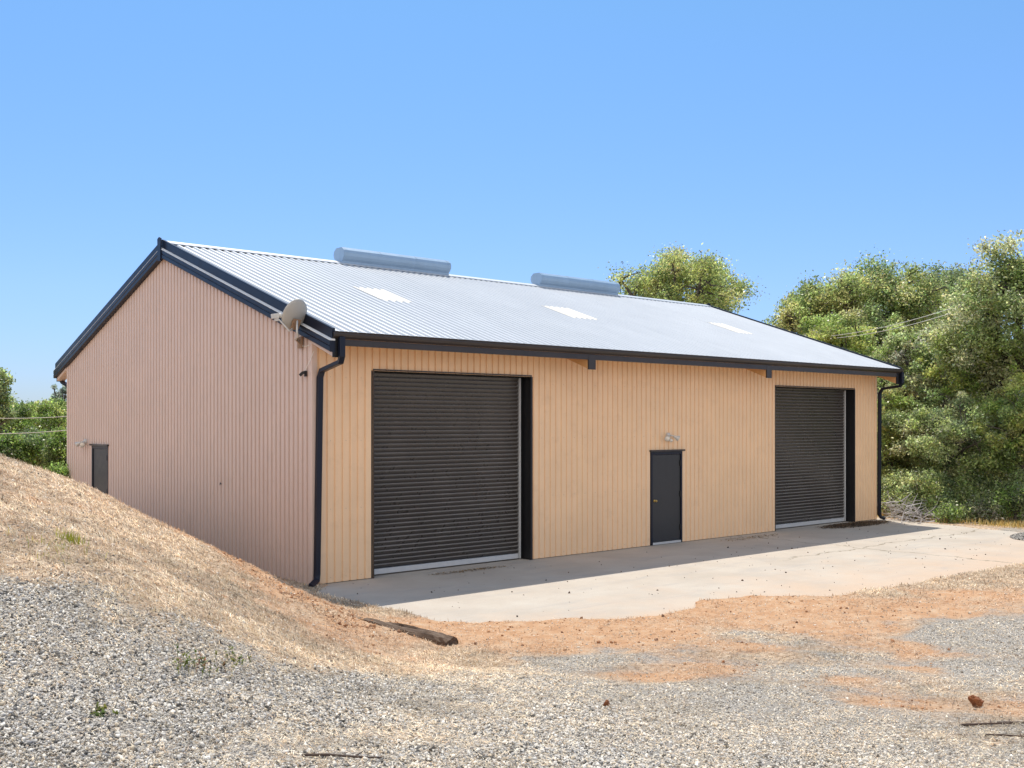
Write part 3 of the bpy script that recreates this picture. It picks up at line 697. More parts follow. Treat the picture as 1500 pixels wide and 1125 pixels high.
def weed(x, y, n, h, spread, cols, label, name='weed', lo=45, hi=88, wd=.006, leafy=False, seed=1):
    r = np.random.default_rng(seed); z = float(gz(x, y))
    P = np.stack([r.normal(0, spread, n), r.normal(0, spread, n), np.zeros(n)], 1)
    P[:, 2] = gz(x + P[:, 0], y + P[:, 1]) - z - .005
    D = rdirs(n, lo, hi, r); ln = h * r.uniform(.4, 1.1, n); cl = np.array(cols)[r.integers(0, len(cols), n)] * r.uniform(.7, 1.2, (n, 1))
    V, F, c = blade_mesh(P, D, ln, np.full(n, wd), cl, .12)
    if leafy:
        m = n * 9; k = r.integers(0, n, m); t = r.uniform(.3, 1, m)
        Q = P[k] + D[k] * (ln[k] * t)[:, None]; Q[:, 2] -= ln[k] * .12 * np.maximum(0, t - .55) / .45
        V2, F2, c2 = blade_mesh(Q, rdirs(m, -10, 60, r), r.uniform(.02, .04, m), r.uniform(.010, .018, m), cl[k] * r.uniform(.8, 1.3, (m, 1)), .1)
        F2 = F2 + len(V); V = np.concatenate([V, V2]); F = np.concatenate([F, F2]); c = np.concatenate([c, c2])
    o = npmesh(name, V, F, M['blade'], col=c); o.location = (x, y, z)
    return tag(o, label, 'weed')
GREEN = [(.10, .15, .03), (.16, .19, .04), (.2, .2, .05)]
YEL = [(.34, .36, .05), (.42, .38, .07), (.24, .30, .05)]
weed(-5.72, -5.0, 120, .17, .055, YEL, 'bright yellow green grass tuft on the straw covered bank', 'grass_tuft', seed=2)
weed(-6.0, -5.4, 45, .13, .14, YEL, 'sparse yellow green sprigs to the lower left of the bright tuft', 'grass_sprigs', seed=3)['kind'] = 'stuff'
weed(-6.15, -5.9, 22, .10, .10, YEL, 'few pale sprigs at the top edge of the bluish gravel', 'grass_sprigs', seed=4)['kind'] = 'stuff'
weed(-5.95, -8.45, 22, .17, .13, GREEN + [(.28, .14, .08)], 'straggly green weed with reddish stems standing in gravel', leafy=True, seed=5, lo=50, wd=.005)
weed(-5.55, -8.2, 10, .13, .07, GREEN, 'small green weed just right of the straggly one in gravel', leafy=True, seed=6, lo=50, wd=.005)
weed(-7.0, -9.4, 9, .06, .06, GREEN, 'low green sprig in the gravel near the lower left corner', leafy=True, seed=7, lo=20, hi=60)
o = weed(-2.6, 7.4, 60, .38, .35, [(.55, .46, .28), (.42, .34, .2)], 'tall dry stalks on the crest below the hill side door', 'dry_stalks', seed=8); o['kind'] = 'stuff'

# ------------------------------------------------------------------ crushed stone
def field(n, power, dmin, dmax, r, half=.62):
    """random ground points thinning out with distance from the yard's near end"""
    d = dmin * (dmax / dmin) ** (r.uniform(0, 1, n) ** power); a = r.uniform(-half, half, n)
    return CAM[0] + d * np.sin(YAW + a), CAM[1] + d * np.cos(YAW + a), d
r = np.random.default_rng(21)
x, y, d = field(1050000, .68, 4.3, 20, r)
cv = cover(x, y); patch = fbm(x * 2.2, y * 2.2, 61) + .6 * fbm(x * 7, y * 7, 71)
ok = (r.uniform(0, 1, len(x)) < np.clip((cv[:, 0] * 1.0 - .22 - .45 * np.clip(cv[:, 1] - .12, 0, 1) + 1.2 * patch) * np.clip(.80 - (x + 3.5) * .25, .5, 1.), .04, 1)) & (sdf(x, y) > .1)
x, y, d = x[ok], y[ok], d[ok]
n = len(x); sz = r.lognormal(math.log(.0043), .5, n) * np.clip(.9 - (x + 4) * .07, .74, 1.0) * np.clip(.85 + d * .03, 1, 1.5); sz = np.clip(sz, .002, .014)
cube = np.array([(a, b, c) for c in (-1, 1) for b in (-1, 1) for a in (-1, 1)], float)
qf = np.array([(0, 2, 3, 1), (4, 5, 7, 6), (0, 1, 5, 4), (2, 6, 7, 3), (0, 4, 6, 2), (1, 3, 7, 5)])
Vs = cube[None] * r.uniform(.45, 1.1, (n, 8, 1)) * np.stack([r.uniform(.8, 1.5, n), r.uniform(.7, 1.1, n), r.uniform(.45, .85, n)], 1)[:, None]
def rots(n, r):
    q = r.normal(size=(n, 4)); q /= np.linalg.norm(q, axis=1)[:, None]; w, a, b, c = q.T
    return np.stack([np.stack([1 - 2 * (b * b + c * c), 2 * (a * b - c * w), 2 * (a * c + b * w)], -1), np.stack([2 * (a * b + c * w), 1 - 2 * (a * a + c * c), 2 * (b * c - a * w)], -1),
                     np.stack([2 * (a * c - b * w), 2 * (b * c + a * w), 1 - 2 * (a * a + b * b)], -1)], 1)
Vs = np.einsum('nij,nkj->nki', rots(n, r), Vs) * sz[:, None, None]
Vs += np.stack([x, y, gz(x, y) + sz * .35], 1)[:, None]
PAL = np.array([(.48, .46, .44), (.28, .275, .27), (.64, .61, .56), (.86, .81, .73), (.06, .06, .06), (.12, .118, .115), (.70, .59, .44), (.57, .48, .38), (.78, .72, .62), (.38, .37, .37)])
cc = PAL[r.choice(10, n, p=[.13, .09, .16, .17, .11, .09, .07, .05, .10, .03])] * r.uniform(.85, 1.15, (n, 1)) * np.clip(.96 + (x + 4) * .05, .9, 1.18)[:, None]
sw = np.clip(.06 + cv[ok][:, 1:2] + .38 * np.clip((x[:, None] + 4.5) * .5, 0, 1), 0, 1) * .5; cc = cc * (1 - sw) + np.array([[.72, .61, .47]]) * sw
st = npmesh('gravel', Vs.reshape(-1, 3), (np.arange(n)[:, None, None] * 8 + qf[None]).reshape(-1, 4), M['stone'], col=np.repeat(cc, 8, 0))
tag(st, 'blue grey crushed stone spread over the yard', 'gravel', kind='stuff'); NST = n

# gravel heap on the right edge of the concrete
r = np.random.default_rng(5); n = 9000
a = r.uniform(0, 2 * np.pi, n); q = np.sqrt(r.uniform(0, 1, n)); x = 17.45 + 1.5 * q * np.cos(a) + .4 * q; y = -5.2 + .75 * q * np.sin(a)
sz = r.uniform(.008, .02, n); Vs = cube[None] * r.uniform(.5, 1.1, (n, 8, 1)); Vs = np.einsum('nij,nkj->nki', rots(n, r), Vs) * sz[:, None, None]
Vs += np.stack([x, y, .09 * (1 - q) * r.uniform(.3, 1, n) + .006], 1)[:, None]
o = npmesh('gravel_heap', Vs.reshape(-1, 3), (np.arange(n)[:, None, None] * 8 + qf[None]).reshape(-1, 4), M['stone'], col=np.repeat(PAL[r.integers(0, 6, n)] * .55, 8, 0))
tag(o, 'low heap of grey gravel spilled on the far right corner of the concrete', 'gravel heap', kind='stuff')

# ------------------------------------------------------------------ straw and dry grass
r = np.random.default_rng(33)
x, y, d = field(470000, .70, 4.3, 25, r, .60)
cv = cover(x, y); s_ = sdf(x, y); patch = fbm(x * 1.7, y * 1.7, 81) + .7 * fbm(x * 6, y * 6, 91)
ok = (r.uniform(0, 1, len(x)) < np.clip(cv[:, 2] * .95 - .05 + 1.3 * patch + .42 * (1 - cv[:, 1]), .07, 1)) & (s_ > .06 + .1 * patch) & ~((x > -.02) & (x < 18.8) & (y > -.1) & (y < 12.5))
x, y, d, cv = x[ok], y[ok], d[ok], cv[ok]; n = len(x)
el = np.where(r.uniform(0, 1, n) < np.clip(.7 + .5 * cv[:, 0], 0, .97), r.uniform(-4, 25, n), r.uniform(20, 80, n)); az = r.uniform(0, 2 * np.pi, n); el = np.radians(el)
D = np.stack([np.cos(az) * np.cos(el), np.sin(az) * np.cos(el), np.sin(el)], 1)
e = .05; gx = (gz(x + e, y) - gz(x - e, y)) / (2 * e); gy = (gz(x, y + e) - gz(x, y - e)) / (2 * e)
D[:, 2] += gx * D[:, 0] + gy * D[:, 1]
ln = r.uniform(.025, .10, n) * np.where(el > .4, .7, 1) * np.clip(1 - .55 * cv[:, 0], .45, 1); wd = r.uniform(.003, .0075, n) * np.clip(d / 9, .75, 2.2)
SP_ = np.array([(.78, .66, .48), (.70, .57, .40), (.84, .76, .61), (.52, .39, .27), (.22, .15, .10), (.74, .62, .49), (.62, .43, .26)])
cc = SP_[r.choice(7, n, p=[.22, .18, .20, .13, .11, .1, .06])] * np.clip(r.lognormal(0, .28, (n, 1)), .4, 1.35)
cc = cc * np.clip(.98 + 1.5 * (fbm(x * .8, y * .8, 15) + .9 * fbm(x * 4.5, y * 4.5, 16)), .5, 1.25)[:, None]
dk = np.clip(1.2 * cv[:, 1:2] - .15, 0, .5); cc = cc * (1 - dk) + np.array([[.42, .26, .165]]) * dk
V, F_, c = blade_mesh(np.stack([x, y, gz(x, y) + r.uniform(.002, .016, n)], 1), D, ln, wd, cc, .08)
tag(npmesh('dry_grass', V, F_, M['blade'], col=c), 'flattened pale straw and dry grass over the bank and yard', 'grass', kind='stuff'); NGR = n
# standing dry tufts on the bank
r = np.random.default_rng(34); m = 900
tx = r.uniform(-7.5, -1.3, m); ty = r.uniform(-7.5, 3.5, m); cvt = cover(tx, ty); ok = (cvt[:, 2] > .5) & (sdf(tx, ty) > .2) & (r.uniform(0, 1, m) < .5 + 1.2 * fbm(tx * .9, ty * .9, 55)); tx, ty = tx[ok], ty[ok]; m = len(tx)
k = np.repeat(np.arange(m), 14); n = len(k); th = r.uniform(.03, .10, m)
x = tx[k] + r.normal(0, .025, n); y = ty[k] + r.normal(0, .025, n)
cc = np.array([(.66, .54, .36), (.52, .40, .25), (.40, .29, .18), (.74, .64, .47)])[r.integers(0, 4, m)][k] * r.uniform(.75, 1.15, (n, 1))
V, F_, c = blade_mesh(np.stack([x, y, gz(x, y) - .004], 1), rdirs(n, 45, 88, r), th[k] * r.uniform(.5, 1.2, n), r.uniform(.003, .005, n), cc, .15)
tag(npmesh('standing_straw', V, F_, M['blade'], col=c), 'short standing tufts of dry grass over the bank', 'grass', kind='stuff')
# yellow dry grass strip behind the concrete, under the oaks
r = np.random.default_rng(35); n = 26000
x = r.uniform(18.9, 26, n); y = r.uniform(-9, 2.5, n); ok = (sdf(x, y) > .12) & (r.uniform(0, 1, n) < np.clip(.55 + 1.6 * fbm(x * .8, y * .8, 5), .05, 1)); x, y = x[ok], y[ok]; n = len(x)
D = rdirs(n, 40, 88, r); cc = np.array([(.62, .44, .16), (.55, .36, .12), (.66, .54, .28), (.40, .34, .10)])[r.integers(0, 4, n)] * r.uniform(.7, 1.15, (n, 1))
V, F_, c = blade_mesh(np.stack([x, y, gz(x, y)], 1), D, r.uniform(.10, .32, n), r.uniform(.008, .014, n), cc, .2)
tag(npmesh('golden_grass', V, F_, M['blade'], col=c), 'golden dry grass strip beyond the concrete under the oaks', 'grass', kind='stuff')

# ------------------------------------------------------------------ crumbled red earth
r = np.random.default_rng(37)
x1 = r.normal(-1.85, .28, 5200); y1 = r.uniform(-5, .4, 5200) * 1.0; x2, y2, d2_ = field(150000, .9, 5, 20, r)
x = np.concatenate([x1, x2]); y = np.concatenate([y1, y2]); cv = cover(x, y); pt = fbm(x * 3, y * 3, 19)
ok = (r.uniform(0, 1, len(x)) < np.clip((cv[:, 1] - .4) * .18 + .2 * pt, 0, 1) + (np.arange(len(x)) < 5200) * np.clip(.2 + 1.5 * pt, 0, 1)) & (sdf(x, y) > .06)
big = ok & (np.arange(len(x)) < 5200); x, y, b_ = x[ok], y[ok], big[ok]; n = len(x)
sz = r.lognormal(math.log(.006), .5, n) * np.where(b_, 1.15, 1); sz = np.clip(sz, .003, .026); Vs = cube[None] * r.uniform(.45, 1.1, (n, 8, 1)); Vs = np.einsum('nij,nkj->nki', rots(n, r), Vs) * sz[:, None, None]
Vs += np.stack([x, y, gz(x, y) + sz * .3], 1)[:, None]
cc = np.array([(.46, .24, .12), (.36, .17, .08), (.50, .30, .17), (.22, .11, .06)])[r.integers(0, 4, n)] * r.uniform(.8, 1.15, (n, 1))
tag(npmesh('crumbled_earth', Vs.reshape(-1, 3), (np.arange(n)[:, None, None] * 8 + qf[None]).reshape(-1, 4), M['stone'], col=np.repeat(cc, 8, 0)), 'crumbs and clods of red earth on the bank and along the concrete', 'earth', kind='stuff')

# ------------------------------------------------------------------ litter on the concrete
r = np.random.default_rng(41); n = 300
x = r.uniform(-.2, 18.3, n); y = -.3 - 6.5 * r.uniform(0, 1, n) ** .8; ok = sdf(x, y) < -.08; x, y = x[ok], y[ok]; n = len(x)
sz = r.lognormal(math.log(.0062), .45, n); sz = np.clip(sz, .0035, .017); Vs = cube[None] * r.uniform(.5, 1.1, (n, 8, 1)); Vs = np.einsum('nij,nkj->nki', rots(n, r), Vs) * sz[:, None, None]
Vs += np.stack([x, y, sz * .5], 1)[:, None]
o = npmesh('pebbles', Vs.reshape(-1, 3), (np.arange(n)[:, None, None] * 8 + qf[None]).reshape(-1, 4), M['stone'], col=np.repeat(np.array([(.08, .07, .06), (.16, .12, .09), (.25, .2, .16), (.10, .06, .04)])[r.integers(0, 4, n)], 8, 0))
tag(o, 'small dark pebbles scattered over the concrete', 'pebbles', kind='stuff')
def litter(name, cx, cy, rx, ry, hgt, n, cols, label, seed):
    r = np.random.default_rng(seed); a = r.uniform(0, 2 * np.pi, n); q = r.uniform(0, 1, n) ** .6
    x = cx + rx * q * np.cos(a) + .12 * rx * r.normal(size=n); y = cy + ry * q * np.sin(a) + .12 * ry * r.normal(size=n); y = np.minimum(y, -.03)
    z = .004 + hgt * (1 - q) * r.uniform(.2, 1, n)
    V, F_, c = blade_mesh(np.stack([x, y, z], 1), rdirs(n, -5, 30, r), r.uniform(.025, .06, n), r.uniform(.012, .03, n), np.array(cols)[r.integers(0, len(cols), n)] * r.uniform(.7, 1.2, (n, 1)), .1)
    tag(npmesh(name, V, F_, M['blade'], col=c), label, 'litter', kind='stuff')
BR = [(.20, .13, .08), (.13, .09, .06), (.28, .2, .13), (.09, .07, .055)]
litter('leaf_litter', 16.9, -.42, 1.5, .42, .05, 5200, BR, 'drift of brown leaf litter on the concrete before the far shutter', 51)
litter('dry_debris', 3.2, -.38, .9, .12, .012, 260, [(.38, .26, .14), (.2, .15, .1)], 'thin line of dry debris before the near shutter', 52)
litter('dry_debris', 12.0, -.5, 1.2, .25, .012, 240, [(.34, .25, .14), (.2, .15, .1)], 'sparse dry debris on the shaded concrete right of the charcoal door', 53)

# ------------------------------------------------------------------ brush heap
def brush():
    r = np.random.default_rng(61); c = pw(1343, 770, 30.2); z0 = float(gz(c[0], c[1]))
    t = MB()
    for k in range(210):
        u = max(-.55, r.normal(0, .5)); w = r.normal(0, .45); p = np.array([FY * u + FX * w, -FX * u + FY * w, 0])
        top = max(.05, (.62 - .55 * max(0, u + .35)) * (1 - abs(w) * .5)); p[2] = r.uniform(.0, top)
        az = r.uniform(-.8, .8) + (0 if r.uniform() < .5 else math.pi) - YAW; el = r.normal(.1, .45); l = r.uniform(.25, .7)
        dv = np.array([math.cos(az) * math.cos(el), math.sin(az) * math.cos(el), math.sin(el)])
        pts = [p]; q = p.copy()
        for s_ in range(4):
            dv = dv + r.normal(0, .16, 3); dv /= np.linalg.norm(dv); q = q + dv * l / 4; q[2] = max(q[2], .0); pts.append(q.copy())
        rr = r.uniform(.008, .019); t.tube(pts, [rr, rr * .9, rr * .75, rr * .55, rr * .3], 5)
    o = t.build('brush_heap', M['twig']); o.location = (c[0], c[1], z0)
    tag(o, 'heap of bare grey cut branches beside the far corner of the building', 'brush heap')
brush()

# ------------------------------------------------------------------ trees
def crown_points(r, n, rad, gap):
    """clump centres: mostly outer shell, uneven"""
    out = []
    while len(out) < n:
        p = r.normal(size=3); p /= np.linalg.norm(p); q = r.uniform(.25, 1) ** .45
        f = 1 + .22 * math.sin(3 * math.atan2(p[1], p[0]) + gap) + .16 * math.sin(5 * p[2] + 2 * p[0] * 3 + gap * 2)
        if p[2] < -.75: continue
        out.append(p * q * f * .93 * rad)
    return np.array(out)
def tree(name, label, group, u, v, dep, ru, rv, cols, nleaf, leaf=.085, seed=1, trunk=True, clump=.55, nclump=70, lean=0, cat='tree', rd=None, base_dz=0, bare=.0, jut=.07):
    r = np.random.default_rng(seed); c = pw(u, v, dep); rx = ru * dep / FPX; rz = rv * dep / FPX; rad = np.array([rx, rd or rx, rz])
    bx, by = c[0] + lean, c[1]; z0 = float(gz(bx, by)) + base_dz
    nleaf = int(nleaf * 1.3); leaf *= .98; nclump = int(nclump * 1.7); bare = max(bare * .6, .03)
    root = thing(name, (bx, by, z0), label, cat, group); off = c - np.array([bx, by, z0])
    cp = crown_points(r, nclump, rad, seed * 1.7) + off; cp[:, 2] = np.maximum(cp[:, 2], .25)
    cs = clump * 1.2 * r.uniform(.5, 1.4, nclump) * np.clip(rx / 3, .45, 1.3)
    ck = np.array(cols)[r.integers(0, len(cols), nclump)] * r.uniform(.75, 1.25, (nclump, 1))
    k = r.choice(nclump, nleaf, p=cs ** 2 / (cs ** 2).sum())
    g = r.normal(size=(nleaf, 3)); g *= (np.abs(r.normal(.75, .3, nleaf)) / (np.linalg.norm(g, axis=1) + 1e-6))[:, None]
    P = cp[k] + g * cs[k][:, None] * np.array([1, 1, .78])
    # sprays that jut beyond the clumps
    j = r.uniform(0, 1, nleaf) < jut; ns = max(8, nclump * 2); sk = r.integers(0, nclump, ns); sdv = r.normal(size=(ns, 3)); sdv[:, 2] = np.abs(sdv[:, 2]) * .8; sdv /= np.linalg.norm(sdv, axis=1)[:, None]
    m = r.integers(0, ns, nleaf); tt = r.uniform(.5, 1.25, nleaf)
    S = cp[sk[m]] + sdv[m] * (cs[sk[m]] * tt)[:, None] + r.normal(0, .05, (nleaf, 3)); P[j] = S[j]; k = np.where(j, sk[m], k)
    P[:, 2] = np.maximum(P[:, 2], .02)
    az = r.uniform(0, 2 * np.pi, nleaf); nz = r.normal(size=(nleaf, 3)) + np.array([.1, .15, .7]); nz /= np.linalg.norm(nz, axis=1)[:, None]
    a = np.cross(nz, r.normal(size=(nleaf, 3))); a /= np.linalg.norm(a, axis=1)[:, None]; b = np.cross(nz, a)
    s1 = leaf * r.uniform(.6, 1.25, nleaf)[:, None]; s2 = s1 * .52
    V = np.stack([P - a * s1 * .6, P + b * s2 * .6 + nz * s1 * .08, P + a * s1 * .6, P - b * s2 * .6 + nz * s1 * .08], 1).reshape(-1, 3)
    cl = np.clip(ck[k] * np.clip(r.lognormal(-.08, .42, (nleaf, 1)), .3, 1.7) * (1 + r.normal(0, .06, (nleaf, 3))), .01, .8)
    if bare: gm = r.uniform(0, 1, nleaf) < bare; cl[gm] = np.array([.40, .40, .34]) * r.uniform(.5, 1.3, (gm.sum(), 1))
    npmesh('crown', V, np.arange(nleaf * 4).reshape(-1, 4), M['leaf'], root, np.repeat(cl, 4, 0))
    # trunk, limbs to clumps
    t = MB(); H = off[2]; fork = np.array([off[0] * .3, off[1] * .3, max(.3, min(H - rz * .55, H * .55))])
    tr = max(.05, min(.26, .055 * (H + rz) * .45))
    if trunk:
        t.tube([(0, 0, -.15), (off[0] * .05 + r.normal(0, .06), off[1] * .05, fork[2] * .4), fork], [tr * 1.25, tr, tr * .85], 9)
        ends = cp[r.choice(nclump, min(11, nclump), replace=False)]
        limbs = []
        for e in ends:
            pts = [fork]; 
            for s_ in (.3, .6, .85, 1): pts.append(fork + (e - fork) * s_ + r.normal(0, .10, 3) * rx * .35 * (s_ < 1) + np.array([0, 0, .12 * rz * math.sin(s_ * 3.14)]))
            t.tube(pts, [tr * .7, tr * .55, tr * .42, tr * .3, tr * .14], 7); limbs += pts[1:]
        limbs = np.array(limbs)
        for e in cp:
            b0 = limbs[np.argmin(((limbs - e) ** 2).sum(1))]; md = (b0 + e) / 2 + r.normal(0, .12, 3)
            t.tube([b0, md, e], [tr * .2, tr * .13, tr * .05], 5)
    t.build('trunk', M['bark'], root)
    return root
OLV = [(.21, .235, .095), (.17, .20, .08), (.26, .275, .11), (.14, .17, .075)]
DKO = [(.13, .155, .075), (.16, .185, .085), (.10, .125, .065), (.20, .22, .11)]
YGR = [(.29, .335, .105), (.24, .29, .095), (.35, .38, .14), (.20, .24, .085)]
LGR = [(.27, .30, .15), (.34, .37, .19), (.21, .25, .115), (.40, .42, .26)]
BGR = [(.20, .28, .08), (.25, .33, .09), (.16, .23, .07), (.30, .36, .11)]
GRY = [(.42, .50, .42), (.34, .42, .36), (.48, .56, .48)]
OLV, DKO, YGR, LGR, BGR = [[tuple(min(.5, c * q * w_) for c, w_ in zip(k, (.96, 1.0, .98))) for k in L_] for L_, q in ((OLV, 2.0), (DKO, 1.9), (YGR, 1.65), (LGR, 1.5), (BGR, 1.1))]
GT = 'oaks beyond the building'
tree('oak_tree', 'round olive oak rising alone behind the roof ridge', GT, 1003, 432, 46, 98, 66, OLV + YGR[:1], 34000, .10, 101, nclump=90, clump=.5)
tree('oak_tree', 'dark olive oak crown just right of the gap of sky beside the lone oak', GT, 1190, 478, 47, 66, 60, OLV, 22000, .11, 102)
tree('oak_tree', 'broad flat topped olive oak in the middle of the far tree line', GT, 1292, 450, 45, 88, 58, OLV, 30000, .11, 103, nclump=85)
tree('oak_tree', 'dark ragged oak behind the tallest tree at the upper right', GT, 1385, 455, 49, 58, 58, DKO, 20000, .11, 104)
tree('oak_tree', 'pale yellow green tree just above the low end of the roof', GT, 1228, 515, 39, 62, 55, YGR, 22000, .095, 105, clump=.5)
tree('oak_tree', 'light green tree with a dark leaning trunk beside the far downspout', GT, 1335, 545, 36, 66, 66, LGR + OLV[:2], 24000, .09, 106, lean=.9, clump=.45, bare=.05)
tree('oak_tree', 'tallest oak with a ragged crown running out at the upper right corner', GT, 1492, 486, 33, 106, 122, OLV + LGR[:2], 62000, .09, 107, nclump=130, clump=.5, bare=.05, jut=.12)
tree('oak_tree', 'light leafy oak in front of the tallest oak at mid height', GT, 1420, 560, 34, 72, 60, LGR + YGR[:2], 30000, .085, 108, clump=.45, bare=.08)
tree('oak_tree', 'many stemmed dark oak with black trunks over the dry grass', GT, 1395, 655, 32, 80, 72, DKO + LGR[:2] + OLV[:1], 34000, .075, 109, clump=.42, nclump=95, bare=.08)
tree('oak_tree', 'bushy green oak filling the space beside the far downspout', GT, 1308, 655, 34, 42, 82, OLV + YGR[:2], 24000, .08, 110, clump=.5, bare=.05)
tree('oak_tree', 'yellow green oak at the right edge above the gravel heap', GT, 1492, 640, 31, 62, 85, YGR + OLV, 34000, .08, 111, clump=.45, bare=.05)
tree('oak_tree', 'small olive oak filling the notch below the far flat topped oak', GT, 1290, 505, 43, 60, 50, OLV + DKO[:1], 18000, .1, 113)
tree('oak_tree', 'mid green oak between the far tree line and the front trees', GT, 1405, 510, 41, 75, 60, OLV + LGR[:1], 26000, .1, 112)
def shrub(*a, **k): return tree(*a, trunk=True, cat='shrub', **k)
GS = 'shrubs under the oaks'
shrub('shrub', 'small green shrub right of the grey brush heap', GS, 1388, 756, 29.4, 15, 15, DKO + BGR[:2], 1800, .06, 121, clump=.5, nclump=20)
shrub('shrub', 'low greyish shrub below the black trunks', GS, 1440, 750, 29.8, 26, 18, LGR + DKO, 3200, .06, 122, clump=.5, nclump=22, bare=.2)
shrub('shrub', 'dark shrub at the right edge behind the golden grass', GS, 1488, 740, 29.6, 28, 30, DKO + BGR[:2], 4600, .06, 123, clump=.5, nclump=26, bare=.1)
shrub('shrub', 'dark leafy bush hanging low left of the black trunks', GS, 1352, 728, 30.6, 34, 34, DKO + OLV, 8500, .07, 128, clump=.5, nclump=40)
shrub('shrub', 'dark leafy bush low among the black trunks', GS, 1412, 722, 31, 44, 36, DKO + OLV[:2], 11000, .07, 129, clump=.5, nclump=50)
shrub('shrub', 'olive bush low at the right edge behind the dark shrub', GS, 1470, 715, 31, 40, 44, OLV + DKO[:2], 11000, .07, 130, clump=.5, nclump=50)
shrub('shrub', 'dense mid green bush behind the black oak trunks', GS, 1400, 700, 35, 60, 48, OLV + LGR, 15000, .075, 125, clump=.5, nclump=60)
shrub('shrub', 'tall dense bush behind the golden grass near the right edge', GS, 1478, 690, 34, 48, 55, OLV + YGR, 14000, .075, 126, clump=.5, nclump=60)
shrub('shrub', 'pale green bush between the brush heap and the black trunks', GS, 1345, 690, 34.5, 40, 50, LGR + OLV, 12000, .075, 127, clump=.5, nclump=50)
shrub('shrub', 'dark bush behind the brush heap at the building corner', GS, 1318, 728, 31.8, 32, 34, DKO + OLV[:1], 6500, .065, 124, clump=.5, nclump=34)
GL = 'trees and bushes behind the bank'
tree('oak_tree', 'dark oak cut by the left edge above the bank', GL, -30, 592, 30, 38, 62, OLV + DKO[:2], 16000, .085, 131, clump=.42)
tree('eucalyptus_tree', 'airy blue green tree beside the far left corner of the building', GL, 90, 586, 62, 16, 27, GRY, 2300, .15, 132, clump=.30, nclump=16, jut=.05)
for k, (u, v, dep, ru, rv, cols, n, lab) in enumerate([
    (22, 628, 40, 36, 36, BGR, 15000, 'bright green bushy tree behind the upper wire at the left'),
    (64, 618, 44, 26, 30, BGR + YGR[:1], 11000, 'pointed bright green tree in the middle of the left thicket'),
    (92, 618, 46, 20, 28, BGR, 9000, 'bright green tree touching the left corner of the building'),
    (2, 615, 46, 26, 32, BGR + OLV[:1], 9000, 'bright green tree under the dark oak at the left edge'),
    (60, 662, 33, 26, 32, DKO + BGR[:1], 12000, 'dark green bush in the middle of the left thicket'),
    (92, 668, 32, 22, 32, BGR + DKO[:2], 10000, 'green bush against the left corner of the building'),
    (22, 665, 32, 34, 26, BGR + DKO[:1], 12000, 'broad green bush just behind the crest of the bank'),
    (88, 700, 27.5, 16, 12, BGR, 3200, 'low bright weeds at the back corner of the building')]):
    tree('bush', lab, GL, u, v, dep, ru, rv, cols, n, .075, 140 + k, clump=.5, nclump=40, cat='bush')
tree('pine_tree', 'tiny far blue pine on the skyline over the left thicket', GL, 46, 607, 120, 5, 10, [(.10, .15, .16)], 900, .3, 150, clump=.35, nclump=14)
# closed wood far behind
def woods():
    r = np.random.default_rng(71); n = 120000; az = r.uniform(-.62, .62, n); d = r.uniform(66, 84, n)
    x = CAM[0] + d * np.sin(YAW + az); y = CAM[1] + d * np.cos(YAW + az)
    hh = np.where(az > .2, 6.2, 3.2) * (.8 + .55 * vnoise(az * 22, d * .12, 3)); h = hh * r.uniform(0, 1, n) ** .7
    P = np.stack([x, y, gz(x, y) + h], 1); nz = r.normal(size=(n, 3)); nz /= np.linalg.norm(nz, axis=1)[:, None]; a = np.cross(nz, r.normal(size=(n, 3))); a /= np.linalg.norm(a, axis=1)[:, None]; b = np.cross(nz, a)
    s1 = r.uniform(.12, .24, n)[:, None]
    V = np.stack([P - a * s1, P + b * s1 * .6, P + a * s1, P - b * s1 * .6], 1).reshape(-1, 3)
    cl = np.array(OLV + BGR[:2])[(vnoise(x * .3, y * .3, 9) * 5.99).astype(int)] * r.uniform(.7, 1.3, (n, 1))
    tag(npmesh('woods', V, np.arange(n * 4).reshape(-1, 4), M['leaf'], col=np.repeat(cl, 4, 0)), 'distant green wood closing the view behind the trees', 'woods', kind='stuff')
woods()

# ------------------------------------------------------------------ overhead wires
def wire(p, q, sag, rad, label, ext=0.):
    p, q = np.array(p), np.array(q); d = q - p; p = p - d * ext; q = q + d * ext
    pts = [p + (q - p) * t - np.array([0, 0, sag * 4 * t * (1 - t)]) for t in np.linspace(0, 1, 24)]
    m = MB(); m.tube(pts, rad, 6); tag(m.build('overhead_wire', M['wire'], smooth=True), label, 'wire', 'overhead wires')
wire(pw(-60, 611, 26), pw(110, 609, 30), .05, .009, 'upper of the two wires crossing the left thicket')
wire(pw(-60, 635, 26), pw(110, 629, 30), .05, .009, 'lower of the two wires crossing the left thicket')
wire(pw(1218, 492, 35.5), pw(1392, 452, 30), .1, .008, 'upper of the two wires crossing the oaks on the right')
wire(pw(1226, 495, 35.5), pw(1392, 459, 30), .1, .008, 'lower of the two wires crossing the oaks on the right')

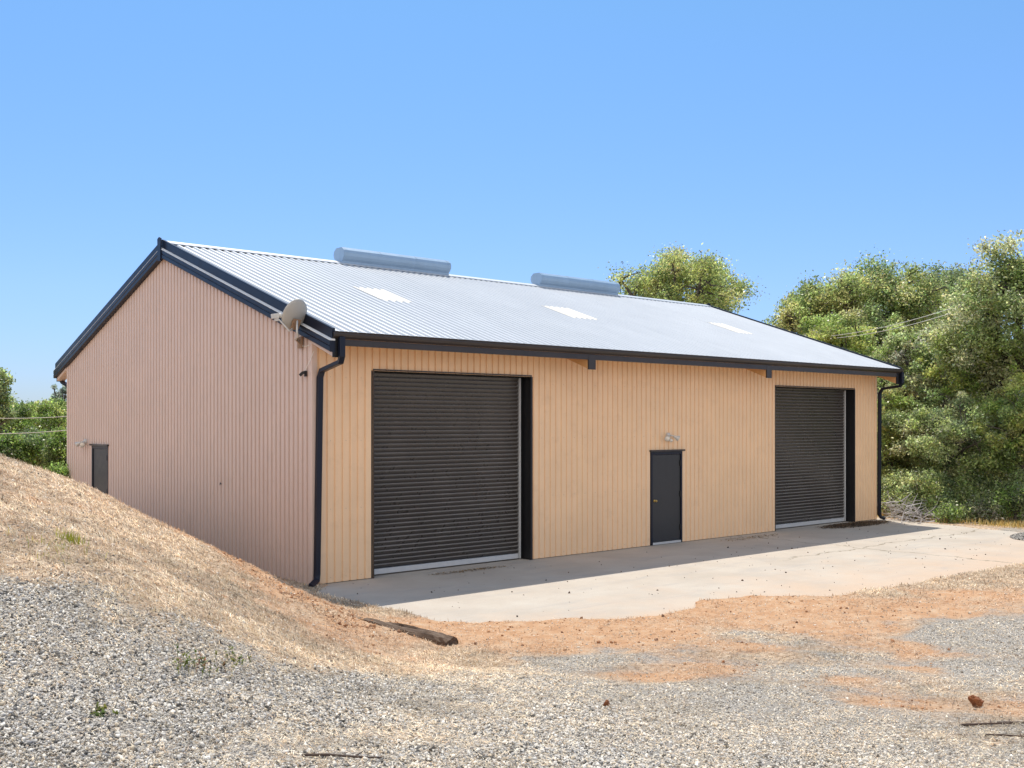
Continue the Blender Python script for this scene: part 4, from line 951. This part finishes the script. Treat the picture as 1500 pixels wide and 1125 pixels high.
# ------------------------------------------------------------------ light
SV = np.array([1.1, 1.68, 4.39]); SV /= np.linalg.norm(SV)
EL = math.asin(SV[2]); AZ = math.atan2(SV[0], SV[1])
sd = bpy.data.lights.new('sun', 'SUN'); so = bpy.data.objects.new('sun', sd); C.objects.link(so)
sd.energy = 2.3; sd.angle = R(.5); sd.color = (1, .925, .81)
from mathutils import Vector
so.rotation_euler = Vector(SV).to_track_quat('Z', 'Y').to_euler()
w = bpy.data.worlds.new('World'); bpy.context.scene.world = w; w.use_nodes = True; nt = w.node_tree; g = N(nt)
sky = g.n('ShaderNodeTexSky', sky_type='NISHITA'); sky.sun_disc = False; sky.sun_elevation = EL; sky.sun_rotation = AZ
sky.air_density = 1.0; sky.dust_density = .3; sky.ozone_density = 1.6; sky.altitude = 300
tn = g.n('ShaderNodeMix', data_type='RGBA', blend_type='MULTIPLY'); tn.inputs[0].default_value = 1; g.l(sky.outputs[0], tn.inputs[6]); 
dz = g.n('ShaderNodeSeparateXYZ'); g.l(g.n('ShaderNodeTexCoord').outputs['Generated'], dz.inputs[0])
g.l(g.ramp(dz.outputs[2], [(.0, (.42, .52, .80)), (.12, (.54, .66, .95)), (.38, (.61, .86, 1.)), (.62, (.66, .95, 1.)), (1., (.66, .95, 1.))]), tn.inputs[7])
# broken white clouds added behind the camera, out of view, to fill shaded walls
dv = g.n('ShaderNodeTexCoord').outputs['Generated']; vm = g.n('ShaderNodeVectorMath', operation='DOT_PRODUCT'); g.l(dv, vm.inputs[0]); vm.inputs[1].default_value = (-FX, -FY, 0)
cl = g.math('MULTIPLY', g.ramp(vm.outputs['Value'], [(.2, 0.), (.66, 1.)]), g.ramp(g.noise(g.scaled(dv, 1, 1, 2.2), 2.2, 6, .6), [(.38, 0.), (.56, 1.)]))
cm = g.mix(cl, tn.outputs[2], (10.5, 10.0, 9.4))
bg = nt.nodes['Background']; g.l(cm, bg.inputs[0]); bg.inputs[1].default_value = .082
sc = bpy.context.scene
sc.view_settings.view_transform = 'Standard'; sc.view_settings.look = 'None'; sc.view_settings.exposure = 1.02; sc.view_settings.gamma = 1
sc.cycles.max_bounces = 8; sc.cycles.transparent_max_bounces = 4
print('COUNTS stones', NST, 'blades', NGR)
